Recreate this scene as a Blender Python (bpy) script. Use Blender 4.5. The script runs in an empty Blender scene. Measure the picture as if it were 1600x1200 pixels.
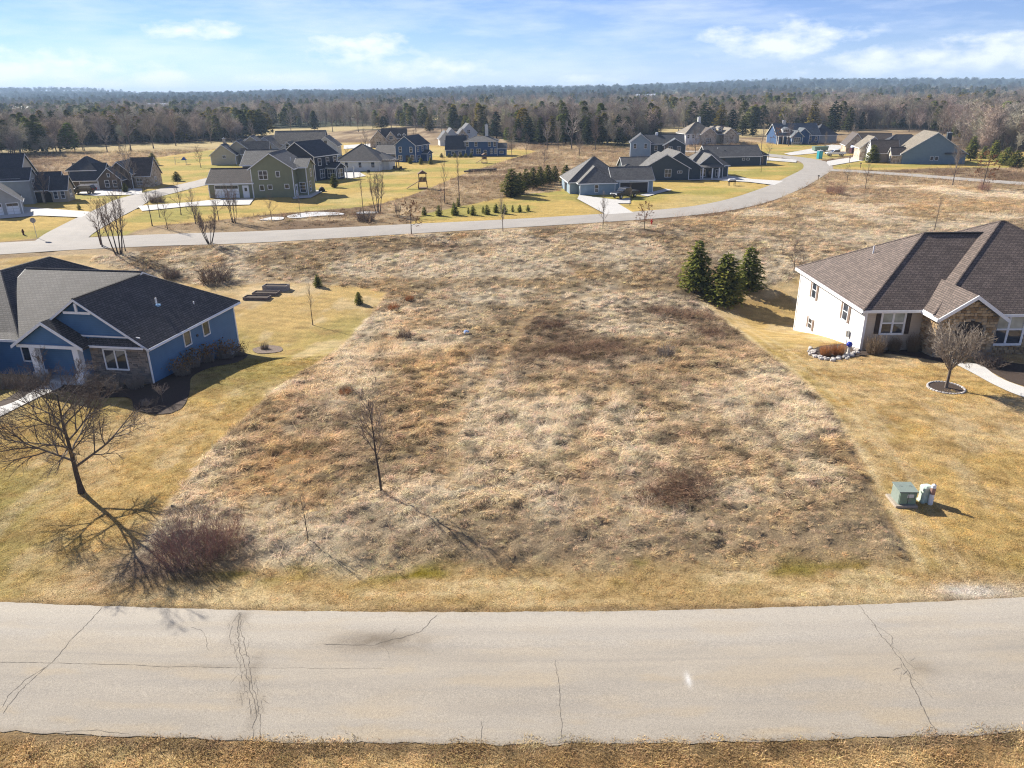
import bpy, math, random
import numpy as np
from mathutils import Vector, Matrix

SC = bpy.context.scene
COL = SC.collection
random.seed(7)
NR = np.random.default_rng(11)
R = math.radians

# ------------------------------------------------------------------ camera
F_PX, HOR_Y, ROLL, CAM_H = 1150.0, 143.0, R(0.8), 20.0
PITCH = math.atan((600 - HOR_Y) / F_PX)
cam = bpy.data.cameras.new("camera")
cam.sensor_width = 36.0
cam.lens = 36.0 * F_PX / 1600.0
cam.clip_start, cam.clip_end = 0.5, 30000.0
cam_o = bpy.data.objects.new("camera", cam)
COL.objects.link(cam_o)
cam_o.location = (0, 0, CAM_H)
cam_o.rotation_euler = (Matrix.Rotation(math.pi / 2 - PITCH, 3, 'X') @ Matrix.Rotation(-ROLL, 3, 'Z')).to_euler()
SC.camera = cam_o

# ------------------------------------------------------------------ sky and sun
SUN_EL = R(31.0)
SUN_DIR = Vector((-0.75 * math.cos(SUN_EL), 0.661 * math.cos(SUN_EL), math.sin(SUN_EL))).normalized()
SUN_AZ = math.atan2(SUN_DIR.x, SUN_DIR.y)          # clockwise from +Y
world = bpy.data.worlds.new("World")
SC.world = world
world.use_nodes = True
wn, wl = world.node_tree.nodes, world.node_tree.links
wn.clear()
w_out = wn.new("ShaderNodeOutputWorld")
w_bg = wn.new("ShaderNodeBackground")
w_bg.inputs["Strength"].default_value = 0.047
w_sky = wn.new("ShaderNodeTexSky")
w_sky.sky_type = 'NISHITA'
w_sky.sun_disc = False
w_sky.sun_elevation = SUN_EL
w_sky.sun_rotation = SUN_AZ
w_sky.altitude = 1200
w_sky.air_density = 0.8
w_sky.dust_density = 0.0
w_sky.ozone_density = 3.0

def wmath(op, a, b=None, c=None, clamp=False):
    n = wn.new("ShaderNodeMath")
    n.operation = op
    n.use_clamp = clamp
    for i, v in enumerate((a, b, c)):
        if v is None:
            continue
        if isinstance(v, (int, float)):
            n.inputs[i].default_value = v
        else:
            wl.new(v, n.inputs[i])
    return n.outputs[0]

w_tc = wn.new("ShaderNodeTexCoord")
w_sep = wn.new("ShaderNodeSeparateXYZ")
wl.new(w_tc.outputs["Generated"], w_sep.inputs[0])
az = wmath('MULTIPLY', wmath('ARCTAN2', w_sep.outputs[0], w_sep.outputs[1]), 180 / math.pi)
el = wmath('MULTIPLY', wmath('ARCSINE', w_sep.outputs[2]), 180 / math.pi)
w_xy = wn.new("ShaderNodeCombineXYZ")
wl.new(az, w_xy.inputs[0])
wl.new(wmath('MULTIPLY', el, 2.2), w_xy.inputs[1])

def wnoise(scale, detail, rough, off, stretch=(1, 1, 1)):
    m = wn.new("ShaderNodeMapping")
    m.inputs["Location"].default_value = off
    m.inputs["Scale"].default_value = stretch
    wl.new(w_xy.outputs[0], m.inputs[0])
    n = wn.new("ShaderNodeTexNoise")
    n.inputs["Scale"].default_value = scale
    n.inputs["Detail"].default_value = detail
    n.inputs["Roughness"].default_value = rough
    wl.new(m.outputs[0], n.inputs["Vector"])
    return n.outputs["Fac"]

# cumulus banks standing low over the horizon: the same row of banks all the way round
azw = wmath('WRAP', az, 36.0, -36.0)
puff = wnoise(0.42, 6.0, 0.58, (3.1, 7.7, 0))
banks = None
for (ca, ce, ra, re) in ((-30.5, 1.6, 9.5, 1.7), (-24.5, 0.9, 6.0, 1.0), (-10.5, 2.9, 5.0, 1.5), (-6.0, 1.5, 8.0, 1.2), (-15, 0.9, 5, 0.8),
                         (18.5, 2.9, 6.5, 1.6), (27.0, 1.5, 9.0, 1.5), (33.5, 2.0, 7.0, 1.6), (5, 0.6, 6, 0.6), (-21.0, 4.0, 3.5, .8)):
    dx = wmath('DIVIDE', wmath('SUBTRACT', azw, ca), ra)
    dy = wmath('DIVIDE', wmath('SUBTRACT', el, ce), re)
    r2 = wmath('ADD', wmath('MULTIPLY', dx, dx), wmath('MULTIPLY', dy, dy))
    b = wmath('EXPONENT', wmath('MULTIPLY', r2, -1.0))
    banks = b if banks is None else wmath('MAXIMUM', banks, b)
cum = wmath('SUBTRACT', wmath('ADD', wmath('MULTIPLY', banks, 0.62), wmath('MULTIPLY', puff, 1.25)), 0.92)
cum = wmath('MULTIPLY', cum, 2.6, clamp=True)
cum = wmath('MULTIPLY', cum, wmath('MULTIPLY', banks, 2.0, clamp=True))
cir = wnoise(0.11, 5.0, 0.62, (1.3, 0.4, 2.0), (1, 2.6, 1))
cir = wmath('MULTIPLY', wmath('SUBTRACT', cir, 0.42), 2.4, clamp=True)
cir = wmath('MULTIPLY', cir, 0.55)
cloud = wmath('MAXIMUM', wmath('MULTIPLY', cum, 0.8), cir)
w_mix = wn.new("ShaderNodeMixRGB")
w_mix.inputs[2].default_value = (11.5, 11.8, 12.6, 1)
wl.new(cloud, w_mix.inputs[0])
w_tint = wn.new("ShaderNodeMixRGB")
w_tint.blend_type = 'MULTIPLY'
w_tint.inputs[0].default_value = 1
w_tint.inputs[2].default_value = (.95, .98, 1.28, 1)
wl.new(w_sky.outputs[0], w_tint.inputs[1])
wl.new(w_tint.outputs[0], w_mix.inputs[1])
wl.new(w_mix.outputs[0], w_bg.inputs[0])
wl.new(w_bg.outputs[0], w_out.inputs[0])

sun = bpy.data.lights.new("sun", 'SUN')
sun.energy = 5.0
sun.angle = R(0.53)
sun.color = (1.0, 0.94, 0.84)
sun_o = bpy.data.objects.new("sun", sun)
COL.objects.link(sun_o)
sun_o.rotation_euler = SUN_DIR.to_track_quat('Z', 'Y').to_euler()
sun_o.location = (-60, 60, 80)

SC.view_settings.view_transform = 'Standard'
SC.view_settings.look = 'None'
SC.view_settings.gamma = 1.0
SC.view_settings.use_curve_mapping = False
SC.view_settings.exposure = 1.15
SC.render.engine = 'CYCLES'
SC.cycles.use_denoising = True
SC.cycles.denoiser = 'OPENIMAGEDENOISE'
SC.cycles.denoising_input_passes = 'RGB_ALBEDO_NORMAL'
SC.cycles.denoising_prefilter = 'NONE'
SC.cycles.filter_width = 1.15
SC.cycles.max_bounces = 5
SC.cycles.diffuse_bounces = 2
SC.cycles.glossy_bounces = 2
SC.cycles.transmission_bounces = 2
SC.cycles.transparent_max_bounces = 4
SC.cycles.volume_bounces = 0
SC.cycles.caustics_reflective = False
SC.cycles.caustics_refractive = False

# ------------------------------------------------------------------ terrain
_lat = np.random.default_rng(5).random((256, 256))
def vnoise(x, y, seed=0):
    x = np.asarray(x, float) + seed * 17.13
    y = np.asarray(y, float) + seed * 9.71
    xi, yi = np.floor(x).astype(int), np.floor(y).astype(int)
    fx, fy = x - xi, y - yi
    fx = fx * fx * (3 - 2 * fx)
    fy = fy * fy * (3 - 2 * fy)
    a, b = _lat[xi % 256, yi % 256], _lat[(xi + 1) % 256, yi % 256]
    c, d = _lat[xi % 256, (yi + 1) % 256], _lat[(xi + 1) % 256, (yi + 1) % 256]
    return (a * (1 - fx) + b * fx) * (1 - fy) + (c * (1 - fx) + d * fx) * fy
def fbm(x, y, o=4, seed=0, g=0.5):
    s, a, t, k = 0.0, 1.0, 0.0, 1.0
    for i in range(o):
        s = s + a * vnoise(np.asarray(x) * k, np.asarray(y) * k, seed + i * 3)
        t += a
        a *= g
        k *= 2.03
    return s / t
def sstep(a, b, x):
    t = np.clip((np.asarray(x, float) - a) / (b - a), 0, 1)
    return t * t * (3 - 2 * t)

_PY = np.array([-400, 25.5, 27.6, 30, 46, 56, 64, 75, 90, 104, 112, 122, 145, 200, 260, 400, 700, 1500, 3000, 9000.])
_PZ = np.array([0, 0, -.28, -.05, 0, -.45, -1.3, -1.9, -1.3, .2, .8, 1.0, 1.4, .9, .6, .8, 2, 5, 10, 14.])
_yy = np.concatenate([np.arange(-60, 420, .5), np.arange(420, 9000, 20.)])
_zz = np.interp(_yy, _PY, _PZ)
_k = np.exp(-np.linspace(-2, 2, 13) ** 2)
_k /= _k.sum()
_zz = np.convolve(np.pad(_zz, 6, mode='edge'), _k, mode='valid')
def tz(x, y):
    x, y = np.asarray(x, float), np.asarray(y, float)
    z = np.interp(y, _yy, _zz)
    z = z - 2.3 * np.exp(-((x - 31) / 13) ** 2 - ((y - 78) / 10) ** 2) * sstep(56, 68, y)
    z = z - 0.7 * np.exp(-((x + 24) / 9) ** 2 - ((y - 65) / 7) ** 2) * sstep(52, 62, y)
    z = z + 0.5 * (fbm(x / 45, y / 45, 2, 21) - .5) * sstep(30, 60, y) * (1 - sstep(98, 110, y))
    # low rolling country and the wooded ridges on the horizon
    far = sstep(1200, 4500, y)
    z = z + far * (140 * fbm(x / 1300 + 3, y / 2600, 3, 31) - 57 - 6 * np.clip(x / 4000, -.6, 1.2))
    return z

_cr, _sr, _cp, _sp = math.cos(ROLL), math.sin(ROLL), math.cos(PITCH), math.sin(PITCH)
def ray(px, py):
    u, v = (px - 800) / F_PX, (600 - py) / F_PX
    u, v = u * _cr + v * _sr, -u * _sr + v * _cr
    return Vector((u, _cp + v * _sp, v * _cp - _sp))
def G(px, py):
    """the spot on the ground that a photograph pixel shows"""
    d = ray(px, py)
    z = 0.0
    x = y = 0
    for _ in range(40):
        t = (z - CAM_H) / d.z
        x, y = d.x * t, d.y * t
        z += 0.6 * (float(tz(x, y)) - z)
    return Vector((x, y, float(tz(x, y))))
def hpx(px, py, top):
    """height in metres of something standing at pixel (px,py) whose top is at row `top`"""
    g = G(px, py)
    d = ray(px + (px - 845) * (py - top) / 3400 * 1.0, top)
    t = g.y / d.y
    return CAM_H + d.z * t - g.z
def W(pts):
    return [G(*p) for p in pts]

# ------------------------------------------------------------------ materials
MATS = {}
def new_mat(name):
    m = bpy.data.materials.new(name)
    m.use_nodes = True
    nt = m.node_tree
    b = nt.nodes["Principled BSDF"]
    b.inputs["Specular IOR Level"].default_value = 0.25
    b.inputs["Roughness"].default_value = 0.85
    MATS[name] = m
    return m, nt.nodes, nt.links, b
def n_noise(n, l, scale, detail=4, rough=.6, vec=None):
    t = n.new("ShaderNodeTexNoise")
    t.inputs["Scale"].default_value = scale
    t.inputs["Detail"].default_value = detail
    t.inputs["Roughness"].default_value = rough
    if vec:
        l.new(vec, t.inputs["Vector"])
    return t.outputs["Fac"]
def n_ramp(n, l, fac, stops):
    r = n.new("ShaderNodeValToRGB")
    e = r.color_ramp.elements
    e[0].position, e[0].color = stops[0][0], (*stops[0][1], 1)
    e[1].position, e[1].color = stops[-1][0], (*stops[-1][1], 1)
    for p, c in stops[1:-1]:
        k = e.new(p)
        k.color = (*c, 1)
    l.new(fac, r.inputs[0])
    return r.outputs[0]
def n_mul(n, l, a, b, fac=1.0):
    m = n.new("ShaderNodeMixRGB")
    m.blend_type = 'MULTIPLY'
    m.inputs[0].default_value = fac
    for i, v in ((1, a), (2, b)):
        if isinstance(v, tuple):
            m.inputs[i].default_value = (*v, 1)
        else:
            l.new(v, m.inputs[i])
    return m.outputs[0]
def n_bump(n, l, b, h, strength, dist):
    u = n.new("ShaderNodeBump")
    u.inputs["Strength"].default_value = strength
    u.inputs["Distance"].default_value = dist
    l.new(h, u.inputs["Height"])
    l.new(u.outputs[0], b.inputs["Normal"])
def plain(name, c, rough=.7, metal=0, var=.18, scale=6, spec=.25):
    if name in MATS:
        return MATS[name]
    m, n, l, b = new_mat(name)
    tc = n.new("ShaderNodeTexCoord")
    f = n_noise(n, l, scale, 4, .6, tc.outputs["Object"])
    r = n_ramp(n, l, f, [(.3, tuple(x * (1 - var) for x in c)), (.7, tuple(min(1, x * (1 + var)) for x in c))])
    l.new(r, b.inputs["Base Color"])
    b.inputs["Roughness"].default_value = rough
    b.inputs["Metallic"].default_value = metal
    b.inputs["Specular IOR Level"].default_value = spec
    return m
def siding(name, c, pitch=.16):
    m, n, l, b = new_mat(name)
    uv = n.new("ShaderNodeUVMap")
    sx = n.new("ShaderNodeSeparateXYZ")
    l.new(uv.outputs[0], sx.inputs[0])
    d = n.new("ShaderNodeMath")
    d.operation = 'DIVIDE'
    d.inputs[1].default_value = pitch
    l.new(sx.outputs[1], d.inputs[0])
    fr = n.new("ShaderNodeMath")
    fr.operation = 'FRACT'
    l.new(d.outputs[0], fr.inputs[0])
    tc = n.new("ShaderNodeTexCoord")
    f = n_noise(n, l, 1.3, 5, .65, tc.outputs["Object"])
    r = n_ramp(n, l, f, [(.25, tuple(x * .86 for x in c)), (.75, tuple(min(1, x * 1.1) for x in c))])
    lap = n_ramp(n, l, fr.outputs[0], [(0, (.62,) * 3), (.1, (1,) * 3), (1, (1,) * 3)])
    l.new(n_mul(n, l, r, lap), b.inputs["Base Color"])
    inv = n.new("ShaderNodeMath")
    inv.operation = 'SUBTRACT'
    inv.inputs[0].default_value = 1
    l.new(fr.outputs[0], inv.inputs[1])
    n_bump(n, l, b, inv.outputs[0], .5, .02)
    b.inputs["Roughness"].default_value = .6
    return m
def shingle(name, c, var=.24):
    m, n, l, b = new_mat(name)
    uv = n.new("ShaderNodeUVMap")
    br = n.new("ShaderNodeTexBrick")
    br.offset = .37
    br.inputs["Scale"].default_value = 1
    br.inputs["Brick Width"].default_value = .34
    br.inputs["Row Height"].default_value = .2
    br.inputs["Mortar Size"].default_value = .03
    br.inputs["Mortar Smooth"].default_value = .5
    br.inputs["Bias"].default_value = -.1
    br.inputs["Color1"].default_value = (*[x * (1 - var) for x in c], 1)
    br.inputs["Color2"].default_value = (*[x * (1 + var) for x in c], 1)
    br.inputs["Mortar"].default_value = (*[x * .28 for x in c], 1)
    l.new(uv.outputs[0], br.inputs["Vector"])
    f = n_noise(n, l, .7, 5, .7, uv.outputs[0])
    r = n_ramp(n, l, f, [(.3, (.78,) * 3), (.7, (1.15,) * 3)])
    l.new(n_mul(n, l, br.outputs["Color"], r), b.inputs["Base Color"])
    n_bump(n, l, b, br.outputs["Fac"], -.6, .015)
    b.inputs["Roughness"].default_value = .8
    b.inputs["Specular IOR Level"].default_value = .35
    return m
def stone_mat(name, stops, scale=3.0):
    m, n, l, b = new_mat(name)
    oi = n.new("ShaderNodeObjectInfo")
    tc = n.new("ShaderNodeTexCoord")
    f = n_noise(n, l, scale, 5, .65, tc.outputs["Object"])
    ad = n.new("ShaderNodeMath")
    ad.operation = 'MULTIPLY_ADD'
    ad.inputs[1].default_value = .45
    l.new(f, ad.inputs[0])
    l.new(oi.outputs["Random"], ad.inputs[2])
    mu = n.new("ShaderNodeMath")
    mu.operation = 'MULTIPLY'
    mu.inputs[1].default_value = .69
    l.new(ad.outputs[0], mu.inputs[0])
    l.new(n_ramp(n, l, mu.outputs[0], stops), b.inputs["Base Color"])
    n_bump(n, l, b, f, .5, .03)
    return m
def voro_stone(name, stops, scale=2.2):
    m, n, l, b = new_mat(name)
    tc = n.new("ShaderNodeTexCoord")
    v = n.new("ShaderNodeTexVoronoi")
    v.inputs["Scale"].default_value = scale
    l.new(tc.outputs["Object"], v.inputs["Vector"])
    sep = n.new("ShaderNodeSeparateColor")
    l.new(v.outputs["Color"], sep.inputs[0])
    l.new(n_ramp(n, l, sep.outputs[0], stops), b.inputs["Base Color"])
    return m
def glass(name, c, rough=.04):
    m, n, l, b = new_mat(name)
    tc = n.new("ShaderNodeTexCoord")
    f = n_noise(n, l, .9, 2, .5, tc.outputs["Object"])
    l.new(n_ramp(n, l, f, [(.3, tuple(x * .6 for x in c)), (.7, tuple(x * 1.5 for x in c))]), b.inputs["Base Color"])
    b.inputs["Roughness"].default_value = rough
    b.inputs["Specular IOR Level"].default_value = .7
    return m
def bark(name, c):
    m, n, l, b = new_mat(name)
    tc = n.new("ShaderNodeTexCoord")
    mp = n.new("ShaderNodeMapping")
    mp.inputs["Scale"].default_value = (9, 9, 2)
    l.new(tc.outputs["Object"], mp.inputs[0])
    f = n_noise(n, l, 2.0, 5, .7, mp.outputs[0])
    l.new(n_ramp(n, l, f, [(.3, tuple(x * .55 for x in c)), (.72, tuple(x * 1.5 for x in c))]), b.inputs["Base Color"])
    n_bump(n, l, b, f, .6, .03)
    return m
def leaf_mat(name, stops, instancer=False, trans=.3):
    m = bpy.data.materials.new(name)
    m.use_nodes = True
    n, l = m.node_tree.nodes, m.node_tree.links
    n.clear()
    out = n.new("ShaderNodeOutputMaterial")
    a = n.new("ShaderNodeAttribute")
    a.attribute_name = "shade"
    colr = n_ramp(n, l, a.outputs["Fac"], stops)
    if instancer:
        t = n.new("ShaderNodeAttribute")
        t.attribute_type = 'INSTANCER'
        t.attribute_name = "col"
        colr = n_mul(n, l, colr, t.outputs["Color"])
    else:
        oi = n.new("ShaderNodeObjectInfo")
        rr = n_ramp(n, l, oi.outputs["Random"], [(0, (.82, .86, .8)), (1, (1.15, 1.1, 1.1))])
        colr = n_mul(n, l, colr, rr)
    d, s, mx = n.new("ShaderNodeBsdfDiffuse"), n.new("ShaderNodeBsdfTranslucent"), n.new("ShaderNodeMixShader")
    mx.inputs[0].default_value = trans
    l.new(colr, d.inputs[0])
    l.new(colr, s.inputs[0])
    l.new(d.outputs[0], mx.inputs[1])
    l.new(s.outputs[0], mx.inputs[2])
    l.new(mx.outputs[0], out.inputs[0])
    MATS[name] = m
    return m

# ground: the colour attribute says what grows or lies where; noise adds blade-scale variation
def ground_mat():
    m, n, l, b = new_mat("ground_cover")
    a = n.new("ShaderNodeAttribute")
    a.attribute_name = "col"
    tc = n.new("ShaderNodeTexCoord")
    f1 = n_noise(n, l, 9.0, 6, .75, tc.outputs["Object"])
    f2 = n_noise(n, l, 1.1, 5, .7, tc.outputs["Object"])
    r1 = n_ramp(n, l, f1, [(.25, (.50, .47, .42)), (.5, (.98, .98, .98)), (.78, (1.5, 1.46, 1.36))])
    r2 = n_ramp(n, l, f2, [(.3, (.80, .84, .82)), (.7, (1.2, 1.14, 1.1))])
    l.new(n_mul(n, l, n_mul(n, l, a.outputs["Color"], r1), r2), b.inputs["Base Color"])
    n_bump(n, l, b, f1, .9, .10)
    b.inputs["Roughness"].default_value = 1
    b.inputs["Specular IOR Level"].default_value = .05
    return m
def road_mat(name, c, grain=60, use_attr=True):
    m, n, l, b = new_mat(name)
    tc = n.new("ShaderNodeTexCoord")
    f1 = n_noise(n, l, grain, 3, .7, tc.outputs["Object"])
    f3 = n_noise(n, l, 14.0, 4, .7, tc.outputs["Object"])
    mp = n.new("ShaderNodeMapping")
    mp.inputs["Scale"].default_value = (.12, 1.6, 1)
    l.new(tc.outputs["Object"], mp.inputs[0])
    f2 = n_noise(n, l, 1.0, 5, .6, mp.outputs[0])
    r1 = n_ramp(n, l, f1, [(.25, (.62,) * 3), (.75, (1.36,) * 3)])
    r3 = n_ramp(n, l, f3, [(.3, (.86, .86, .87)), (.7, (1.12, 1.11, 1.08))])
    r2 = n_ramp(n, l, f2, [(.3, (.93, .93, .94)), (.7, (1.05, 1.03, 1.0))])
    base = c
    if use_attr:
        a = n.new("ShaderNodeAttribute")
        a.attribute_name = "col"
        base = a.outputs["Color"]
    l.new(n_mul(n, l, n_mul(n, l, n_mul(n, l, base, r1), r2), r3), b.inputs["Base Color"])
    n_bump(n, l, b, f1, .3, .01)
    b.inputs["Roughness"].default_value = .9
    return m
GROUND = ground_mat()
ROADM = road_mat("old_asphalt", (.3, .29, .28), 34)
CONC = road_mat("concrete", (.50, .49, .47), 25, False)
CRACK = plain("crack_fill", (.125, .11, .092), .95)
WHITE = plain("white_trim", (.74, .75, .76), .5, var=.06)
BROWNTRIM = plain("brown_shutter", (.055, .038, .03), .6)
GLASS = glass("window_glass", (.035, .042, .055))
GLASSW = glass("window_blind", (.30, .33, .30), .25)
DOORDARK = plain("dark_door", (.03, .025, .025), .4)
GARAGEW = plain("white_garage_door", (.72, .74, .76), .5, var=.05)
METALG = plain("galvanised", (.4, .4, .4), .4, .8)
BLACK = plain("black_rubber", (.02, .02, .022), .8)
BARK = bark("bark_grey_brown", (.125, .10, .082))
BARKD = bark("bark_dark", (.07, .055, .045))
TWIG = bark("twig_brown", (.20, .15, .115))
TWIGR = bark("twig_red", (.31, .175, .13))
TWIGG = bark("twig_pale", (.27, .225, .18))
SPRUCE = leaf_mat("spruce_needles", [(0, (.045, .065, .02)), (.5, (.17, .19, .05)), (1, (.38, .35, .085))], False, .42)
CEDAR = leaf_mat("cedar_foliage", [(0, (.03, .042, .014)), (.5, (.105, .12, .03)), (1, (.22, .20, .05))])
OAKLEAF = leaf_mat("dead_oak_leaves", [(0, (.14, .065, .035)), (.5, (.24, .11, .055)), (1, (.36, .19, .10))])
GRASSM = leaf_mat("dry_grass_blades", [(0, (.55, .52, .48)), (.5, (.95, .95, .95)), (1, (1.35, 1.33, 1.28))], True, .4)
FORN = leaf_mat("forest_needles", [(0, (.4, .45, .4)), (1, (1.5, 1.4, 1.2))], True, .2)
FORB = leaf_mat("forest_twigs", [(0, (.55, .55, .55)), (1, (1.3, 1.3, 1.3))], True, .15)
MULCH = plain("bark_mulch", (.055, .038, .028), .95, var=.5, scale=14)
PEBBLE = stone_mat("bed_pebbles", [(0, (.25, .22, .2)), (1, (.6, .57, .53))])
REDP = plain("red_paint", (.45, .03, .02), .4)
TEAL = plain("teal_plastic", (.02, .28, .33), .4)
WOOD = plain("brown_stained_wood", (.12, .065, .035), .8, var=.35)
GREENBOX = plain("grey_green_enamel", (.215, .255, .22), .45, var=.08)
GREEND = plain("dark_green_enamel", (.17, .25, .19), .45, var=.08)

# ------------------------------------------------------------------ mesh helpers
class MB:
    def __init__(s):
        s.v, s.f = [], []
    def box(s, x0, x1, y0, y1, z0, z1):
        b = len(s.v)
        s.v += [(x0, y0, z0), (x1, y0, z0), (x1, y1, z0), (x0, y1, z0), (x0, y0, z1), (x1, y0, z1), (x1, y1, z1), (x0, y1, z1)]
        s.f += [tuple(b + i for i in q) for q in ((0, 3, 2, 1), (4, 5, 6, 7), (0, 1, 5, 4), (1, 2, 6, 5), (2, 3, 7, 6), (3, 0, 4, 7))]
        return s
    def cbox(s, x0, x1, y0, y1, z0, z1, c):
        """box with chamfered upright and top edges"""
        b = len(s.v)
        def ring(x0, x1, y0, y1, z):
            return [(x0 + c, y0, z), (x1 - c, y0, z), (x1, y0 + c, z), (x1, y1 - c, z), (x1 - c, y1, z), (x0 + c, y1, z), (x0, y1 - c, z), (x0, y0 + c, z)]
        s.v += ring(x0, x1, y0, y1, z0) + ring(x0, x1, y0, y1, z1 - c) + ring(x0 + c, x1 - c, y0 + c, y1 - c, z1)
        for r in range(2):
            for i in range(8):
                j = (i + 1) % 8
                s.f.append((b + r * 8 + i, b + r * 8 + j, b + r * 8 + 8 + j, b + r * 8 + 8 + i))
        s.f.append(tuple(b + 16 + i for i in range(8)))
        s.f.append(tuple(b + 7 - i for i in range(8)))
        return s
    def prism(s, pts, vec):
        """extrude a polygon (list of 3-D points) along vec"""
        b, k = len(s.v), len(pts)
        s.v += [tuple(p) for p in pts] + [(p[0] + vec[0], p[1] + vec[1], p[2] + vec[2]) for p in pts]
        s.f.append(tuple(b + i for i in range(k)))
        s.f.append(tuple(b + k + i for i in reversed(range(k))))
        for i in range(k):
            j = (i + 1) % k
            s.f.append((b + i, b + k + i, b + k + j, b + j))
        return s
    def tube(s, pts, rad, n=5, cap=True):
        b = len(s.v)
        pts = [Vector(p) for p in pts]
        m = len(pts)
        up = Vector((.31, .17, .94))
        for i, p in enumerate(pts):
            d = (pts[min(i + 1, m - 1)] - pts[max(i - 1, 0)])
            d = d.normalized() if d.length > 1e-9 else Vector((0, 0, 1))
            a = d.cross(up if abs(d.dot(up)) < .95 else Vector((1, 0, 0))).normalized()
            c = d.cross(a)
            for k in range(n):
                t = 2 * math.pi * k / n
                q = p + (a * math.cos(t) + c * math.sin(t)) * rad[i]
                s.v.append((q.x, q.y, q.z))
        for i in range(m - 1):
            for k in range(n):
                s.f.append((b + i * n + k, b + i * n + (k + 1) % n, b + (i + 1) * n + (k + 1) % n, b + (i + 1) * n + k))
        if cap:
            s.f.append(tuple(b + (m - 1) * n + k for k in range(n)))
        return s
    def cyl(s, x, y, z0, z1, r0, r1=None, n=14):
        s.tube([(x, y, z0), (x, y, z1)], [r0, r0 if r1 is None else r1], n)
        b = len(s.v)
        return s
    def mesh(s, name, mat, smooth=False, uv=True):
        me = bpy.data.meshes.new(name)
        me.from_pydata(s.v, [], s.f)
        if mat:
            me.materials.append(mat)
        if smooth:
            me.polygons.foreach_set("use_smooth", [True] * len(me.polygons))
        if uv:
            me.update()
            ul = me.uv_layers.new(name="UVMap")
            for p in me.polygons:
                nn = p.normal
                t = Vector((0, 0, 1)).cross(nn)
                t = t.normalized() if t.length > 1e-4 else Vector((1, 0, 0))
                w = nn.cross(t)
                for li in p.loop_indices:
                    co = me.vertices[me.loops[li].vertex_index].co
                    ul.data[li].uv = (co.dot(t), co.dot(w))
        me.update()
        return me
    def build(s, name, mat, parent=None, smooth=False, uv=False, label=None):
        o = bpy.data.objects.new(name, s.mesh(name, mat, smooth, uv))
        COL.objects.link(o)
        if parent:
            o.parent = parent
        if label:
            o["label"] = label
        return o
def link(name, me, parent=None):
    o = bpy.data.objects.new(name, me)
    COL.objects.link(o)
    o.parent = parent
    return o
def tag(o, label, cat, group=None, kind=None):
    o["label"], o["category"] = label, cat
    if group:
        o["group"] = group
    if kind:
        o["kind"] = kind
    return o
def root(name, loc, rz, label, cat, group=None):
    o = bpy.data.objects.new(name, None)
    o.empty_display_size = .3
    COL.objects.link(o)
    o.location = loc
    o.rotation_euler = (0, 0, rz)
    return tag(o, label, cat, group)
def copy_tree(o, parent=None):
    c = o.copy()
    COL.objects.link(c)
    c.parent = parent
    for ch in o.children:
        copy_tree(ch, c)
    return c
def np_mesh(name, v, f, mat, attrs=None, smooth=False):
    me = bpy.data.meshes.new(name)
    v = np.asarray(v, np.float32)
    f = np.asarray(f, np.int32)
    k = f.shape[1]
    me.vertices.add(len(v))
    me.vertices.foreach_set("co", v.ravel())
    me.loops.add(f.size)
    me.loops.foreach_set("vertex_index", f.ravel())
    me.polygons.add(len(f))
    me.polygons.foreach_set("loop_start", np.arange(0, f.size, k, dtype=np.int32))
    me.polygons.foreach_set("loop_total", np.full(len(f), k, np.int32))
    if smooth:
        me.polygons.foreach_set("use_smooth", np.ones(len(f), bool))
    me.update(calc_edges=True)
    for an, (ty, arr) in (attrs or {}).items():
        a = me.attributes.new(an, ty, 'POINT')
        arr = np.asarray(arr, np.float32)
        if ty == 'FLOAT_COLOR':
            arr = np.concatenate([arr, np.ones((len(arr), 1), np.float32)], 1)
            a.data.foreach_set("color", arr.ravel())
        else:
            a.data.foreach_set("value", arr.ravel())
    if mat:
        me.materials.append(mat)
    return me

# ------------------------------------------------------------------ ground zones
def poly_sd(poly, X, Y, pad=6.0):
    """signed distance in metres to a ground polygon, positive inside, clipped at -pad"""
    px = np.array([p[0] for p in poly])
    py = np.array([p[1] for p in poly])
    out = np.full(X.shape, -pad)
    sel = (X > px.min() - pad) & (X < px.max() + pad) & (Y > py.min() - pad) & (Y < py.max() + pad)
    x, y = X[sel], Y[sel]
    d = np.full(x.shape, 1e9)
    ins = np.zeros(x.shape, bool)
    for i in range(len(px)):
        ax, ay, bx, by = px[i - 1], py[i - 1], px[i], py[i]
        ex, ey = bx - ax, by - ay
        t = np.clip(((x - ax) * ex + (y - ay) * ey) / (ex * ex + ey * ey + 1e-12), 0, 1)
        d = np.minimum(d, np.hypot(x - ax - t * ex, y - ay - t * ey))
        c = ((ay > y) != (by > y)) & (x < (bx - ax) * (y - ay) / (by - ay + 1e-12) + ax)
        ins ^= c
    out[sel] = np.where(ins, d, -d)
    return np.maximum(out, -pad)
def seg_d(path, X, Y):
    d = np.full(X.shape, 1e9)
    for a, b in zip(path[:-1], path[1:]):
        ex, ey = b[0] - a[0], b[1] - a[1]
        t = np.clip(((X - a[0]) * ex + (Y - a[1]) * ey) / (ex * ex + ey * ey + 1e-12), 0, 1)
        d = np.minimum(d, np.hypot(X - a[0] - t * ex, Y - a[1] - t * ey))
    return d
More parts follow.
